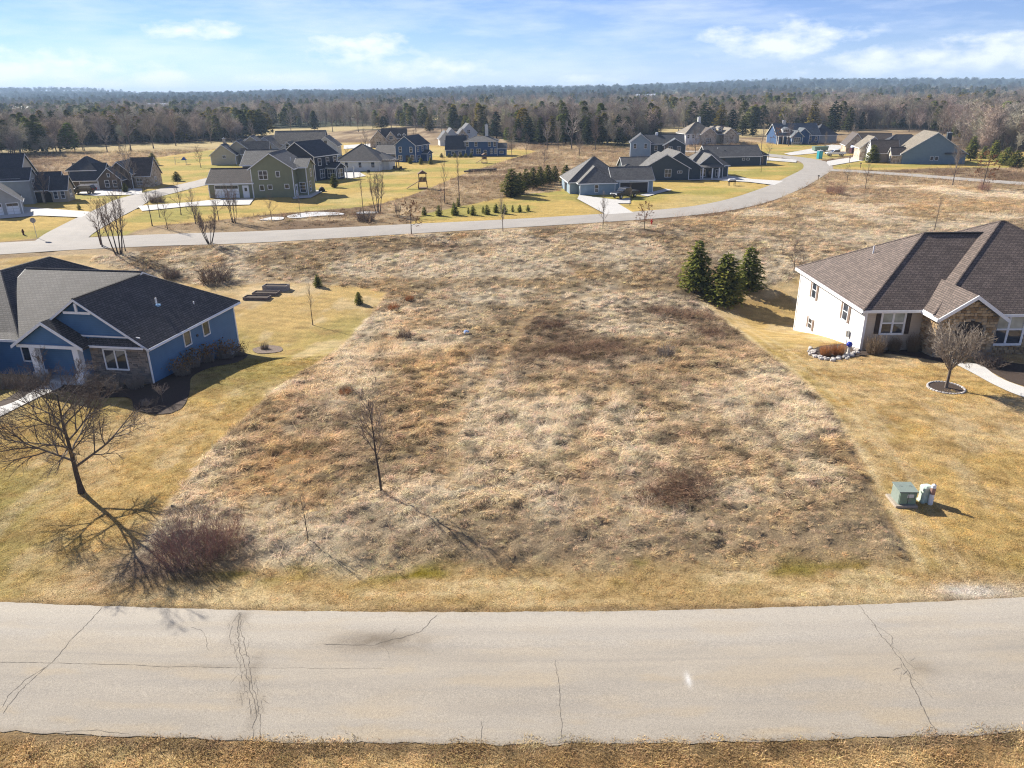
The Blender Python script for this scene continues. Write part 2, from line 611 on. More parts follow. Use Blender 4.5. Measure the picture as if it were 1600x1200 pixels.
def smooth_path(pts, step=1.5):
    P = [Vector((p[0], p[1], 0)) for p in pts]
    P = [P[0] * 2 - P[1]] + P + [P[-1] * 2 - P[-2]]
    out = []
    for i in range(1, len(P) - 2):
        k = max(2, int((P[i + 1] - P[i]).length / step))
        for j in range(k):
            t = j / k
            a, b, c, d = P[i - 1], P[i], P[i + 1], P[i + 2]
            out.append(.5 * ((2 * b) + (c - a) * t + (2 * a - 5 * b + 4 * c - d) * t * t + (3 * b - a - 3 * c + d) * t ** 3))
    out.append(P[-2])
    return out

LOT_L = [(604, 458), (590, 480), (560, 512), (532, 545), (502, 566), (432, 608), (386, 652), (332, 702), (292, 752), (252, 816), (205, 880), (140, 930)]
LOT_R = [(1083, 460), (1130, 500), (1180, 543), (1240, 588), (1290, 640), (1330, 700), (1360, 760), (1400, 832), (1428, 893)]
Z_LOT = W(LOT_L + [(150, 936), (700, 912), (1200, 905), (1432, 900)] + LOT_R[::-1])
Z_FIELD = W([(-260, 520), (150, 400), (330, 384), (400, 382), (640, 367), (800, 359), (900, 354), (1010, 347), (1110, 339), (1190, 322), (1250, 298), (1300, 280),
             (1600, 298), (2000, 330), (2300, 420), (1600, 418), (1250, 418), (1240, 436), (1085, 462), (900, 470), (604, 465), (585, 452), (500, 446), (440, 437), (330, 447), (255, 432), (150, 420)])
L_BLUE = W([(-500, 962), (140, 934)] + LOT_L[::-1][1:] + [(570, 450), (440, 440), (330, 449), (230, 430), (150, 410), (150, 396), (0, 404), (-300, 430)])
L_WHITE = W([(1428, 893)] + LOT_R[::-1][1:] + [(1083, 460), (1240, 437), (1250, 420), (1600, 420), (2300, 424), (2300, 930)])
L_WEST = W([(192, 368), (240, 353), (330, 345), (420, 335), (560, 324), (600, 317), (640, 306), (690, 286), (730, 270), (800, 248), (840, 236), (790, 231), (560, 224), (420, 222),
            (300, 238), (215, 250), (100, 285), (-300, 330), (-300, 385), (0, 378), (60, 372)])
L_MID = W([(640, 350), (664, 334), (730, 320), (800, 306), (875, 298), (890, 275), (1000, 262), (1130, 245), (1190, 240), (1262, 258), (1255, 272), (1200, 298), (1130, 318), (1000, 333), (800, 344)])
L_EAST = W([(1296, 264), (1320, 250), (1500, 236), (1800, 240), (1800, 262), (1600, 262), (1480, 262), (1380, 266)])
L_NE = W([(1130, 240), (1180, 222), (1300, 226), (1390, 232), (1290, 250), (1200, 246)])

ROAD1_Y = lambda x: (24.75 + .0017 * min(max(x - 4, -28), 22) ** 2 + (0 if -24 < x < 26 else (abs(x - 1) - 25) * .07),
                     18.12 + .0017 * min(max(x - 5, -28), 22) ** 2 + (0 if -23 < x < 27 else (abs(x - 2) - 25) * .07))
ROAD2 = smooth_path(W([(-700, 430), (-300, 405), (0, 388), (120, 381), (250, 375), (400, 370), (640, 357), (800, 349), (950, 340), (1050, 332.5), (1120, 324), (1180, 310), (1225, 293), (1258, 276), (1278, 263), (1268, 252), (1225, 245), (1150, 238.5), (1040, 236)]))
ROAD3 = smooth_path(W([(1262, 268), (1300, 266), (1400, 272), (1600, 287), (1900, 312), (2300, 350)]))
ROAD4 = smooth_path(W([(85, 384), (110, 364), (150, 342), (185, 325), (215, 310), (262, 298), (322, 284), (350, 277), (420, 262)]))
LANES = [("road", ROAD2, 3.5), ("road", ROAD3, 2.9), ("road", ROAD4, 3.6)]

DRIVES = [
    ("driveway", [(905, 305), (960, 312), (985, 309), (985, 318), (965, 318), (992, 334), (955, 341), (948, 336), (902, 311)]),
    ("driveway", [(1077, 282), (1110, 270), (1175, 280), (1226, 283), (1215, 290), (1170, 284.5), (1110, 281)]),
    ("driveway", [(1120, 246), (1178, 244), (1245, 250), (1244, 254), (1178, 249)]),
    ("driveway", [(1292, 252), (1330, 246), (1372, 241), (1400, 250), (1372, 247), (1340, 252), (1292, 260)]),
    ("driveway", [(1225, 240), (1300, 226), (1322, 228), (1316, 232), (1270, 240), (1236, 243)]),
    ("driveway", [(35, 323), (60, 325), (140, 331), (132, 340), (60, 337), (0, 342), (0, 336)]),
    ("driveway", [(118, 303), (150, 293), (168, 293), (222, 295), (222, 304), (150, 306)]),
    ("driveway", [(215, 322), (300, 316), (335, 312), (398, 310), (390, 320), (300, 322), (222, 330)]),
    ("patio", [(455, 303), (500, 297), (503, 300), (486, 309), (458, 311)]),
    ("patio", [(530, 270), (560, 268), (572, 275), (548, 279), (528, 276)]),
    ("driveway", [(537, 227), (590, 224), (592, 229), (537, 233)]),
    ("path", [(1000, 305), (1040, 295), (1050, 297), (1012, 307)]),
]

_EDGE = [G(*p) for p in ((-300, 246), (0, 243), (100, 242), (220, 231), (300, 225), (400, 213), (480, 205), (560, 203), (640, 199), (700, 204), (780, 214), (800, 224), (980, 226), (1050, 208), (1170, 210), (1200, 202), (1320, 203), (1400, 203), (1460, 208), (1520, 230), (1600, 236), (1900, 240))]
_EB, _ED = np.array([g.x / g.y for g in _EDGE]), np.array([g.y for g in _EDGE])
def edge_y(x, y):          # where the wood begins, by bearing
    return np.interp(x / y, _EB, _ED) + 10 * np.sin(x / 9.0)

xs = np.concatenate([-np.geomspace(9000, 132, 70)[:-1], np.arange(-132, -46, 1.0), np.arange(-46, 50, .25), np.arange(50, 132, 1.0), np.geomspace(132, 9000, 70)])
ys = np.concatenate([np.arange(-60, 10, 5.0), np.arange(10, 82, .25), np.arange(82, 132, .5), np.arange(132, 275, 1.2), np.geomspace(275, 9000, 90)])
GX, GY = np.meshgrid(xs, ys)
X, Y = GX.ravel(), GY.ravel()
Zb = tz(X, Y)
e = (fbm(X / 1.7, Y / 1.7, 3, 4) - .5) * 1.0           # ragged zone edges
def closed(pts, step=.5):
    P = W(pts)
    n = len(P)
    out = []
    for i in range(n):
        a, b, c, d = (P[(i + k - 1) % n] for k in range(4))
        m = max(2, int((c - b).length / step))
        for j in range(m):
            t = j / m
            out.append(.5 * ((2 * b) + (c - a) * t + (2 * a - 5 * b + 4 * c - d) * t * t + (3 * b - a - 3 * c + d) * t ** 3))
    return out
def soft(poly, w=.35, jit=1.0):
    return sstep(-w, w, poly_sd(poly, X, Y) + e * jit)
m_lot, m_field = soft(Z_LOT), soft(Z_FIELD)
lawns = {k: soft(v, .3, .5) for k, v in (("b", L_BLUE), ("w", L_WHITE), ("1", L_WEST), ("2", L_MID), ("3", L_EAST), ("4", L_NE))}
n1, n2, n3 = fbm(X / 6, Y / 6, 4, 1), fbm(X / 2.2, Y / 2.2, 4, 2), fbm(X / 22, Y / 22, 3, 3)
n4 = fbm(X / .8, Y / .8, 3, 8)
def C(*c):
    return np.array(c)[None, :]
def lerp(a, b, t):
    return a + (b - a) * t[:, None]
PALE, TAN, BROWN, RUST, GREYB, DARK = C(.68, .575, .425), C(.35, .265, .163), C(.17, .12, .08), C(.43, .29, .15), C(.34, .265, .18), C(.10, .075, .05)
# broad patches of the field as they lie in the photograph: pixel centre and radii, kind, weight
PATCH = [(905, 545, 95, 30, BROWN, 1.3), (850, 508, 60, 17, BROWN, 1.1), (1062, 765, 70, 34, BROWN, 1.2), (1060, 490, 90, 28, BROWN, 1.2), (1110, 522, 62, 20, BROWN, 1.0), (800, 560, 60, 20, BROWN, .7), (560, 700, 60, 20, BROWN, .6),
         (575, 680, 60, 45, GREYB, .5), (622, 520, 40, 40, RUST, .6), (600, 450, 45, 22, RUST, .5), (430, 735, 95, 55, RUST, .8), (490, 785, 70, 24, RUST, .7), (660, 640, 40, 60, RUST, .4),
         (1010, 468, 130, 12, PALE, .8), (1210, 600, 50, 30, PALE, .8), (750, 650, 45, 80, PALE, .8), (870, 660, 90, 45, PALE, .6), (980, 705, 90, 45, PALE, .6), (820, 760, 120, 25, PALE, .45),
         (1170, 770, 70, 22, PALE, .7), (690, 770, 55, 16, PALE, .7), (335, 735, 45, 60, PALE, .6), (548, 560, 34, 34, PALE, .7), (720, 480, 50, 35, PALE, .5), (680, 425, 90, 10, PALE, .6), (900, 400, 160, 12, PALE, .6),
         (1150, 840, 220, 36, GREYB, .85), (900, 850, 220, 36, GREYB, .75), (620, 850, 130, 40, GREYB, .75), (330, 880, 100, 36, DARK, .5), (1110, 640, 140, 60, GREYB, .4), (560, 640, 90, 60, GREYB, .4),
         (1350, 370, 160, 22, PALE, .5), (1500, 320, 120, 10, RUST, .35), (1350, 300, 60, 12, BROWN, .6), (700, 385, 200, 6, BROWN, .5), (1000, 365, 120, 6, BROWN, .5), (850, 268, 70, 16, BROWN, .8), (700, 312, 50, 10, BROWN, .6), (770, 290, 60, 14, PALE, .5)]
fc = lerp(lerp(np.repeat(TAN, len(X), 0), PALE, sstep(.42, .68, n1) * .85), BROWN, sstep(.55, .72, n2) * .55)
fc = lerp(fc, RUST, sstep(.58, .75, fbm(X / 4, Y / 9, 3, 14)) * .5)
for (px, py, rx, ry, colr, wt) in PATCH:
    g = G(px, py)
    a, b2 = G(px, py - ry), G(px, py + ry)
    wx = rx * g.y / F_PX * .95
    wy = max(.6, abs(a.y - b2.y) / 2)
    q = np.exp(-((X - g.x) / wx) ** 2 - ((Y - g.y) / wy) ** 2)
    fc = lerp(fc, colr, np.clip(q * wt * (.35 + 1.3 * n2), 0, 1))
# a mown track through the lot
TRACK = smooth_path(W([(712, 760), (704, 690), (718, 640), (760, 590), (800, 535), (830, 495), (900, 468), (1000, 452), (1085, 452)]), 1)
TRACK2 = smooth_path(W([(900, 700), (918, 660), (945, 628), (960, 600)]), 1)
trk = np.minimum(seg_d(TRACK, X, Y), seg_d(TRACK2, X, Y) + .2)
trkm = 1 - sstep(.35, .9, trk + e * .6)
fc = lerp(fc, C(.34, .245, .14), trkm * .6)
lawn_c = lerp(lerp(np.repeat(C(.43, .305, .125), len(X), 0), C(.48, .36, .195), sstep(.4, .65, n1)), C(.27, .225, .075), sstep(.48, .68, n3) * .8)
lawn_c = lerp(lawn_c, C(.30, .20, .085), sstep(.55, .7, fbm(X / 3.0, Y / 2.0, 3, 23)) * .55)
lawn_c = lerp(lawn_c, C(.50, .40, .25), sstep(.56, .7, fbm(X / 2.0, Y / 5.0, 3, 24)) * .5)
lawn_c = lawn_c * (0.78 + .44 * n4[:, None])
lr = seg_d([G(*q) for q in LOT_R], X, Y)
for off, wd, am in ((.45, .22, .8), (1.5, .16, .45), (2.3, .14, .4)):
    lawn_c = lerp(lawn_c, C(.56, .46, .29), np.exp(-((lr - off) / wd) ** 2) * am * (.4 + n2))
stripe = .5 + .5 * np.sin((X * .35 + Y * .94) * 2 * math.pi / 1.35)
lawn_c = lawn_c * (1 - .13 * stripe[:, None])
far_lawn = lerp(lerp(np.repeat(C(.43, .31, .105), len(X), 0), C(.31, .27, .08), sstep(.45, .62, fbm(X / 14, Y / 7, 3, 17))), C(.46, .36, .17), sstep(.6, .75, n3) * .6)
far_lawn = far_lawn * (.84 + .32 * fbm(X / 2.6, Y / 2.6, 3, 18))[:, None] * (1 - .09 * (.5 + .5 * np.sin((X * .2 + Y) * 2 * math.pi / 3.0)))[:, None]
wild = lerp(lerp(np.repeat(C(.26, .19, .115), len(X), 0), C(.16, .11, .07), sstep(.4, .65, n3)), C(.40, .31, .20), sstep(.52, .7, n1) * .8)
wood = lerp(np.repeat(C(.085, .066, .048), len(X), 0), C(.055, .06, .03), sstep(.4, .6, fbm(X / 60, Y / 60, 3, 9)))
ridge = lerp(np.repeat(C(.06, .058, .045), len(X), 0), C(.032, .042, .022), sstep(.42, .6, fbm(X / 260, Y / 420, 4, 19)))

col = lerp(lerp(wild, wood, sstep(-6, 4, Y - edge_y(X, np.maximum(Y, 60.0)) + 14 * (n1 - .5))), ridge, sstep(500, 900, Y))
def clearing_n(x, y):
    return fbm(x / 110 + 2, y / 75, 3, 93)
col = lerp(col, C(.40, .32, .165), sstep(.55, .58, clearing_n(X, Y)) * sstep(270, 330, Y) * (1 - sstep(1500, 2500, Y)))
for k in ("1", "2", "3", "4"):
    col = lerp(col, far_lawn, lawns[k])
col = lerp(col, fc, m_field)
col = lerp(col, lawn_c, np.maximum(lawns["b"], lawns["w"]))
col = lerp(col, fc, m_lot * (1 - lawns["b"] * 0))
# verges of the near road: short dry turf, bare earth against the asphalt
far_e = np.array([ROAD1_Y(v)[0] for v in xs])[None, :].repeat(len(ys), 0).ravel()
near_e = np.array([ROAD1_Y(v)[1] for v in xs])[None, :].repeat(len(ys), 0).ravel()
vg = lerp(lerp(np.repeat(C(.35, .25, .12), len(X), 0), C(.46, .36, .205), sstep(.42, .65, fbm(X / 3, Y / .8, 4, 6))), C(.24, .185, .055), sstep(.5, .68, fbm(X / 2.4, Y / 1.0, 3, 13)) * np.exp(-((Y - far_e - 3.2) / 1.1) ** 2) * 1.4)
mv = (1 - sstep(2.4, 4.6, Y - far_e + e * 1.6)) * (1 - np.maximum(lawns["b"], lawns["w"]) * .75) * (Y > near_e)
col = lerp(col, vg, np.clip(mv, 0, 1))
nv = lerp(np.repeat(C(.27, .185, .09), len(X), 0), C(.42, .31, .16), sstep(.4, .65, n2))
col = lerp(col, nv, 1 - sstep(-.05, .05, Y - near_e))
edge = np.maximum(np.exp(-((Y - far_e - .12) / .22) ** 2), np.exp(-((near_e - Y - .15) / .3) ** 2))
col = lerp(col, C(.15, .105, .065), np.clip(edge * (.3 + n2), 0, 1) * .85)
gs = G(1540, 922)
grav = np.exp(-((X - gs.x) / 2.6) ** 2 - ((Y - gs.y) / .55) ** 2)
col = lerp(col, C(.46, .42, .37), np.clip(grav * 1.4 * n2 * 1.4, 0, 1))
lt = G(250, 885)
col = lerp(col, C(.22, .16, .115), np.clip(np.exp(-((X - lt.x) / 3.2) ** 2 - ((Y - lt.y) / 1.6) ** 2) * 1.2 * (n4 + .3), 0, 1))

# rough hummocks in the unmown grass
rough = np.clip(np.maximum(m_lot, m_field) * (1 - mv) * (1 - np.maximum(lawns["b"], lawns["w"])) * (1 - trkm * .6), 0, 1)
hum = np.clip(fbm(X / .75 + .6 * n1, Y / .6, 3, 40, .6) - .42, 0, 1)
Zg = Zb + rough * (.08 + .72 * hum) * (1 - .5 * sstep(60, 110, Y)) + .03 * (n4 - .5)
# the sheet sinks under roads and drives
sink = sstep(.15, .6, far_e - Y) * sstep(.15, .6, Y - near_e)
for _, path, hw in LANES:
    sink = np.maximum(sink, 1 - sstep(hw - .9, hw + .1, seg_d(path[::2] + [path[-1]], X, Y)))
DRIVE_W = [(n, W(p)) for n, p in DRIVES]
for n, p in DRIVE_W:
    sink = np.maximum(sink, sstep(-.6, .3, poly_sd(p, X, Y)))
Zg = Zg - .16 * sink
nx, ny = len(xs), len(ys)
ii = (np.arange(ny - 1)[:, None] * nx + np.arange(nx - 1)[None, :]).ravel()
gf = np.stack([ii, ii + 1, ii + nx + 1, ii + nx], 1)
shade_pocket = sstep(.53, .66, fbm(X / .95, Y / .75, 3, 44)) * rough * (1 - sstep(95, 140, Y))  # dark weeds and shadow gaps between the mounds, painted into the colour
shade_pocket = shade_pocket * (.35 + .65 * sstep(31, 40, Y))
col = col * (1 - .5 * shade_pocket[:, None])
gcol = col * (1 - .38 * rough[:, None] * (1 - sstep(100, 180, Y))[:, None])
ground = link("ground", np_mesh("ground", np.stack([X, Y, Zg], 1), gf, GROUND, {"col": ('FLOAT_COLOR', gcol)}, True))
tag(ground, "mown tan lawns and rough dry grassland running to wooded ridges", "ground", kind="structure")

# ------------------------------------------------------------------ near road
rx = np.concatenate([np.arange(-140, -30, 2.0), np.arange(-30, 30, .12), np.arange(30, 141, 2.0)])
rt = np.linspace(0, 1, 60)
wob = lambda a: .075 * (fbm(rx * 1.6, rx * 0 + a, 5, 60 + a, .65) - .5) * 2
fe = np.array([ROAD1_Y(v)[0] for v in rx]) + wob(1)
ne = np.array([ROAD1_Y(v)[1] for v in rx]) + wob(2) * 1.6
RX = rx[None, :].repeat(len(rt), 0).ravel()
RY = (ne[None, :] + (fe - ne)[None, :] * rt[:, None]).ravel()
RT = rt[:, None].repeat(len(rx), 1).ravel()
RZ = .02 + .10 * (1 - (2 * RT - 1) ** 2) + tz(RX, RY * 0 + 20)
rc = np.repeat(C(.325, .292, .243), len(RX), 0)
rc = rc * (.9 + .2 * fbm(RX / 2.5, RY / .7, 4, 73))[:, None]
rc = lerp(rc, C(.25, .215, .17), np.clip((np.exp(-(RT / .018) ** 2) + np.exp(-((1 - RT) / .012) ** 2)) * (.2 + 1.3 * fbm(RX / .6, RY / .3, 3, 74)), 0, .8))
rc = lerp(rc, C(.365, .335, .288), sstep(.62, .72, RT) * .8)                       # paler far lane
for t0, w0, a0 in ((.56, .012, .25), (.80, .05, .2), (.68, .04, .16), (.22, .06, .18), (.36, .05, .16)):
    rc = lerp(rc, C(.22, .205, .19), np.exp(-((RT - t0) / w0) ** 2) * a0 * (.4 + 1.2 * fbm(RX / 5, RT * 9, 3, 71)))
rc = lerp(rc, C(.36, .30, .215), sstep(.5, .7, fbm(RX / 2.6, RT * 14, 4, 75)) * (.25 + .5 * np.exp(-((RT - .08) / .12) ** 2) + .25 * np.exp(-((RT - .42) / .06) ** 2)))
for px, py, ax, ay, wt in ((590, 1003, 1.5, .42, .85), (600, 1008, 2.6, .8, .3), (1440, 1048, .5, .4, .35), (372, 985, .3, .9, .4), (392, 1060, .32, 1.3, .4), (399, 1120, .25, 1.0, .35), (375, 965, .3, .35, .6), (330, 1045, 2.5, .12, .35)):
    g = G(px, py)
    q = np.exp(-((RX - g.x) / ax) ** 2 - ((RY - g.y) / ay) ** 2)
    rc = lerp(rc, C(.15, .125, .095), np.clip(q * wt * (.4 + 1.2 * fbm(RX / .5, RY / .3, 3, 77)), 0, .85))
g = G(1075, 1066)
rc = lerp(rc, C(.6, .59, .57), np.clip(np.exp(-((RX - g.x) / .10) ** 2 - ((RY - g.y) / .3) ** 2) * .9, 0, 1))
nx2 = len(rx)
ii = (np.arange(len(rt) - 1)[:, None] * nx2 + np.arange(nx2 - 1)[None, :]).ravel()
rf = np.stack([ii, ii + 1, ii + nx2 + 1, ii + nx2], 1)
road1 = link("road", np_mesh("road", np.stack([RX, RY, RZ], 1), rf, ROADM, {"col": ('FLOAT_COLOR', rc)}, True))
tag(road1, "pale weathered asphalt road with branching cracks along the bottom", "road", kind="structure")
def road_z(x, y):
    f, n = ROAD1_Y(x)
    t = (y - n) / (f - n)
    return .02 + .10 * (1 - (2 * t - 1) ** 2)
def crack(pts, w=.03, wig=.10, seed=0, px=True, step=.12):
    rnd = random.Random(seed)
    P = [G(*p) for p in pts] if px else [Vector((*p, 0)) for p in pts]
    dense = []
    for a, b in zip(P[:-1], P[1:]):
        k = max(2, int((b - a).length / step))
        for j in range(k):
            dense.append(a.lerp(b, j / k))
    dense.append(P[-1])
    L, v = [], Vector((0, 0))
    for i, p in enumerate(dense):
        v = v * .75 + Vector((rnd.uniform(-1, 1), rnd.uniform(-1, 1))) * wig * .5
        q = Vector((p.x + v.x, p.y + v.y))
        f, n = ROAD1_Y(q.x)
        q.y = min(max(q.y, n - .02), f + .02)
        L.append(q)
    mb = MB()
    for i, q in enumerate(L):
        d = (L[min(i + 1, len(L) - 1)] - L[max(i - 1, 0)])
        d = Vector((-d.y, d.x)).normalized() if d.length > 1e-6 else Vector((0, 1))
        ww = w * .72 * rnd.uniform(.3, 1.0) * (.5 if i in (0, len(L) - 1) else 1)
        for s in (-1, 1):
            x, y = q.x + d.x * s * ww / 2, q.y + d.y * s * ww / 2
            mb.v.append((x, y, road_z(x, y) + .006))
    mb.f = [(2 * i, 2 * i + 2, 2 * i + 3, 2 * i + 1) for i in range(len(L) - 1)]
    mb.build("crack", CRACK, road1)
    return L
crack([(160, 952), (130, 985), (80, 1040), (30, 1085), (2, 1118)], .04, .07, 1)
crack([(75, 1045), (40, 1065), (14, 1090), (8, 1105)], .025, .08, 2)
for i, (o, w) in enumerate(((0, .045), (-9, .02), (8, .035))):
    crack([(375 + o * .2, 958), (370 + o, 985), (374 + o * 1.3, 1010), (383 + o * .9, 1045), (395 + o * .8, 1085), (402 + o * .7, 1120), (396 + o * 1.3, 1160)][(0 if i < 4 else 2):(7 if i in (0, 2) else 6)], w, .09, 10 + i)
rr = random.Random(3)
for i in range(70):
    y0 = rr.uniform(965, 1115)
    x0 = 383 + (y0 - 1040) * .2 + rr.uniform(-16, 16)
    crack([(x0, y0), (x0 + rr.uniform(-14, 14), y0 + rr.uniform(-5, 20))], .013, .07, 40 + i)
crack([(300, 983), (318, 987), (322, 1005), (324, 1022)], .025, .1, 3)
crack([(0, 1038), (150, 1041), (260, 1045), (372, 1047)], .022, .03, 4)
crack([(372, 1047), (480, 1048), (600, 1049)], .012, .03, 5)
crack([(505, 1010), (540, 1012), (585, 1011), (625, 1000), (655, 990), (672, 975), (682, 962)], .035, .07, 6)
crack([(598, 1011), (610, 1024), (612, 1034)], .02, .06, 7)
crack([(600, 1005), (612, 992), (620, 984)], .02, .06, 8)
crack([(868, 1035), (875, 1080), (877, 1120), (880, 1157)], .03, .07, 9)
crack([(1337, 943), (1362, 975), (1392, 1012), (1412, 1045), (1428, 1080), (1448, 1115), (1466, 1150)], .045, .09, 20)
crack([(1362, 978), (1392, 995), (1390, 1010), (1412, 1030), (1430, 1052)], .025, .12, 21)
crack([(1405, 1040), (1418, 1060), (1435, 1075), (1452, 1095)], .022, .1, 22)
for i in range(7):
    x0, y0 = rr.uniform(1405, 1432), rr.uniform(1028, 1062)
    crack([(x0, y0), (x0 + rr.uniform(-9, 9), y0 + rr.uniform(4, 14))], .02, .12, 80 + i)
crack([(0, 1150), (60, 1154), (200, 1156), (270, 1154), (400, 1161), (560, 1163), (740, 1165), (760, 1161), (800, 1163), (880, 1160), (1010, 1163)], .018, .09, 23)
crack([(90, 1146), (150, 1143), (200, 1148)], .02, .05, 24)
crack([(752, 1130), (753, 1162)], .025, .05, 25)

# ------------------------------------------------------------------ far roads, drives, patios, paths
def ribbon(name, path, hw, mat, lift, label, cat):
    n = 9
    V, c = [], []
    for i, p in enumerate(path):
        d = path[min(i + 1, len(path) - 1)] - path[max(i - 1, 0)]
        d = Vector((-d.y, d.x, 0)).normalized()
        for k in range(n):
            t = k / (n - 1) * 2 - 1
            q = p + d * hw * t
            V.append((q.x, q.y, float(tz(q.x, q.y)) + lift + .05 * (1 - t * t)))
    c = np.repeat(C(.33, .308, .28), len(V), 0) * (.94 + .12 * np.random.default_rng(1).random((len(V), 1)))
    f = [(i * n + k, i * n + k + 1, (i + 1) * n + k + 1, (i + 1) * n + k) for i in range(len(path) - 1) for k in range(n - 1)]
    o = link(name, np_mesh(name, V, f, mat, {"col": ('FLOAT_COLOR', c)}, True))
    return tag(o, label, cat, kind="structure")
ribbon("road", ROAD2, 3.5, ROADM, .03, "long asphalt road curving behind the brown field to a junction", "road")
ribbon("road", ROAD3, 2.9, ROADM, .036, "narrow asphalt road leading off from the junction past pines", "road")
ribbon("road", ROAD4, 3.6, ROADM, .036, "side street running between the western houses", "road")
def sheet(name, poly, mat, lift, label, cat, step=1.2):
    import bmesh
    bm = bmesh.new()
    bm.faces.new([bm.verts.new((p.x, p.y, 0)) for p in poly])
    bmesh.ops.triangulate(bm, faces=bm.faces[:])
    for _ in range(6):
        long = [ed for ed in bm.edges if ed.calc_length() > step]
        if not long:
            break
        bmesh.ops.subdivide_edges(bm, edges=long, cuts=1)
        bmesh.ops.triangulate(bm, faces=[f for f in bm.faces if len(f.verts) > 3])
    for v in bm.verts:
        v.co.z = float(tz(v.co.x, v.co.y)) + lift
    for f in bm.faces:
        if f.normal.z < 0:
            f.normal_flip()
    me = bpy.data.meshes.new(name)
    bm.to_mesh(me)
    bm.free()
    me.materials.append(mat)
    return tag(link(name, me), label, cat, kind="structure")
DL = ["pale concrete driveway of the grey hip roofed house", "concrete drive beside the dark slate house porch", "concrete drive of the low dark house by the junction",
      "concrete drive in front of the stone gabled house", "curving concrete drive of the far blue house", "concrete drive of the blue grey garage at the edge",
      "concrete apron before the brown gabled house", "concrete drive of the sage green house garage", "concrete patio behind the sage green house",
      "concrete patio behind the navy house", "concrete drive beside the beige gabled garage", "front walk of the grey hip roofed house"]
for i, (n, p) in enumerate(DRIVE_W):
    sheet(n, p, CONC, .05 if i else .052, DL[i], n)
WALK_B = closed([(-60, 655), (20, 630), (70, 600), (88, 597), (98, 604), (60, 622), (0, 652), (-60, 680)])
WALK_W = closed([(1480, 563), (1500, 568), (1530, 570), (1560, 590), (1600, 606), (1700, 640), (1700, 655), (1600, 622), (1555, 603), (1520, 584)])
BED_B = closed([(-60, 640), (0, 628), (50, 600), (90, 592), (140, 596), (225, 602), (262, 583), (330, 562), (385, 553), (372, 566), (330, 575), (300, 590), (296, 615), (282, 640), (250, 648), (212, 640), (200, 622), (140, 622), (90, 612), (20, 640), (-60, 665)])
BED_W = closed([(1268, 548), (1290, 540), (1340, 538), (1420, 545), (1480, 556), (1500, 572), (1450, 562), (1380, 553), (1310, 562), (1275, 557)])
BED_W2 = closed([(1530, 565), (1600, 570), (1700, 590), (1700, 632), (1600, 604), (1560, 588)])
sheet("path", WALK_B, CONC, .06, "concrete front walk of the blue house", "path", .8)
sheet("path", WALK_W, CONC, .06, "curving concrete front walk of the tan house", "path", .8)
sheet("garden_bed", BED_B, MULCH, .045, "dark mulch bed wrapped round the blue house", "garden bed", .8)
sheet("garden_bed", BED_W, MULCH, .045, "mulch bed below the tan house windows", "garden bed", .8)
sheet("garden_bed", BED_W2, MULCH, .045, "mulch bed beyond the tan house walk", "garden bed", .8)
sheet("garden_bed", closed([(396, 545), (420, 540), (440, 543), (438, 550), (410, 553), (398, 551)]), plain("leaf_litter", (.15, .11, .085), .95, var=.5, scale=9), .05, "small oval mulch bed on the lawn near the blue house", "garden bed", .5)
SNOW = plain("old_snow", (.5, .5, .5), .6, var=.08, scale=2)
SL = ["long strip of old snow lying in the ditch below the sage house", "thin strip of old snow at the foot of the clump of saplings", "short lens of old snow at the left end of the ditch"]
for i, p in enumerate(([(452, 337), (490, 332), (530, 333), (536, 336), (500, 338), (470, 341), (452, 341)], [(560, 332), (590, 331), (592, 333), (562, 335)], [(405, 344), (425, 340), (443, 340), (440, 344), (420, 345)])):
    sheet("snow_patch", closed(p), SNOW, .09, SL[i], "snow patch", 1.0)

# ------------------------------------------------------------------ houses
SID = {k: siding("siding_" + k, c, p) for k, c, p in (
    ("blue", (.075, .165, .30), .17), ("white", (.80, .79, .74), .2), ("tan", (.50, .43, .345), .17), ("sage", (.205, .215, .135), .2), ("navy", (.022, .028, .05), .2),
    ("cream", (.47, .42, .30), .2), ("brown", (.11, .085, .062), .2), ("greyblue", (.25, .33, .39), .22), ("slate", (.05, .066, .078), .2), ("royal", (.035, .085, .19), .2),
    ("pale", (.55, .56, .55), .2), ("stoneish", (.36, .30, .235), .3), ("steel", (.16, .225, .275), .2), ("grey", (.33, .34, .34), .2), ("offwhite", (.68, .68, .66), .2))}
SHG = {k: shingle("shingles_" + k, c) for k, c in (
    ("charcoal", (.105, .095, .088)), ("brown", (.155, .118, .098)), ("grey", (.155, .148, .138)), ("dark", (.062, .066, .078)), ("sand", (.25, .215, .165)), ("umber", (.115, .09, .075)), ("slateblue", (.13, .15, .17)))}
STONE_GREY = stone_mat("ledge_stone", [(0, (.10, .095, .09)), (.4, (.20, .175, .15)), (.7, (.30, .25, .2)), (1, (.16, .15, .15))])
STONE_GOLD = stone_mat("field_stone", [(0, (.12, .085, .055)), (.35, (.30, .20, .10)), (.7, (.44, .33, .20)), (1, (.22, .17, .12))])
MORTAR = plain("mortar", (.25, .22, .18), .95)
VSTONE = voro_stone("mixed_stone", [(0, (.22, .16, .11)), (.4, (.42, .34, .25)), (.75, (.55, .48, .38)), (1, (.33, .27, .2))])

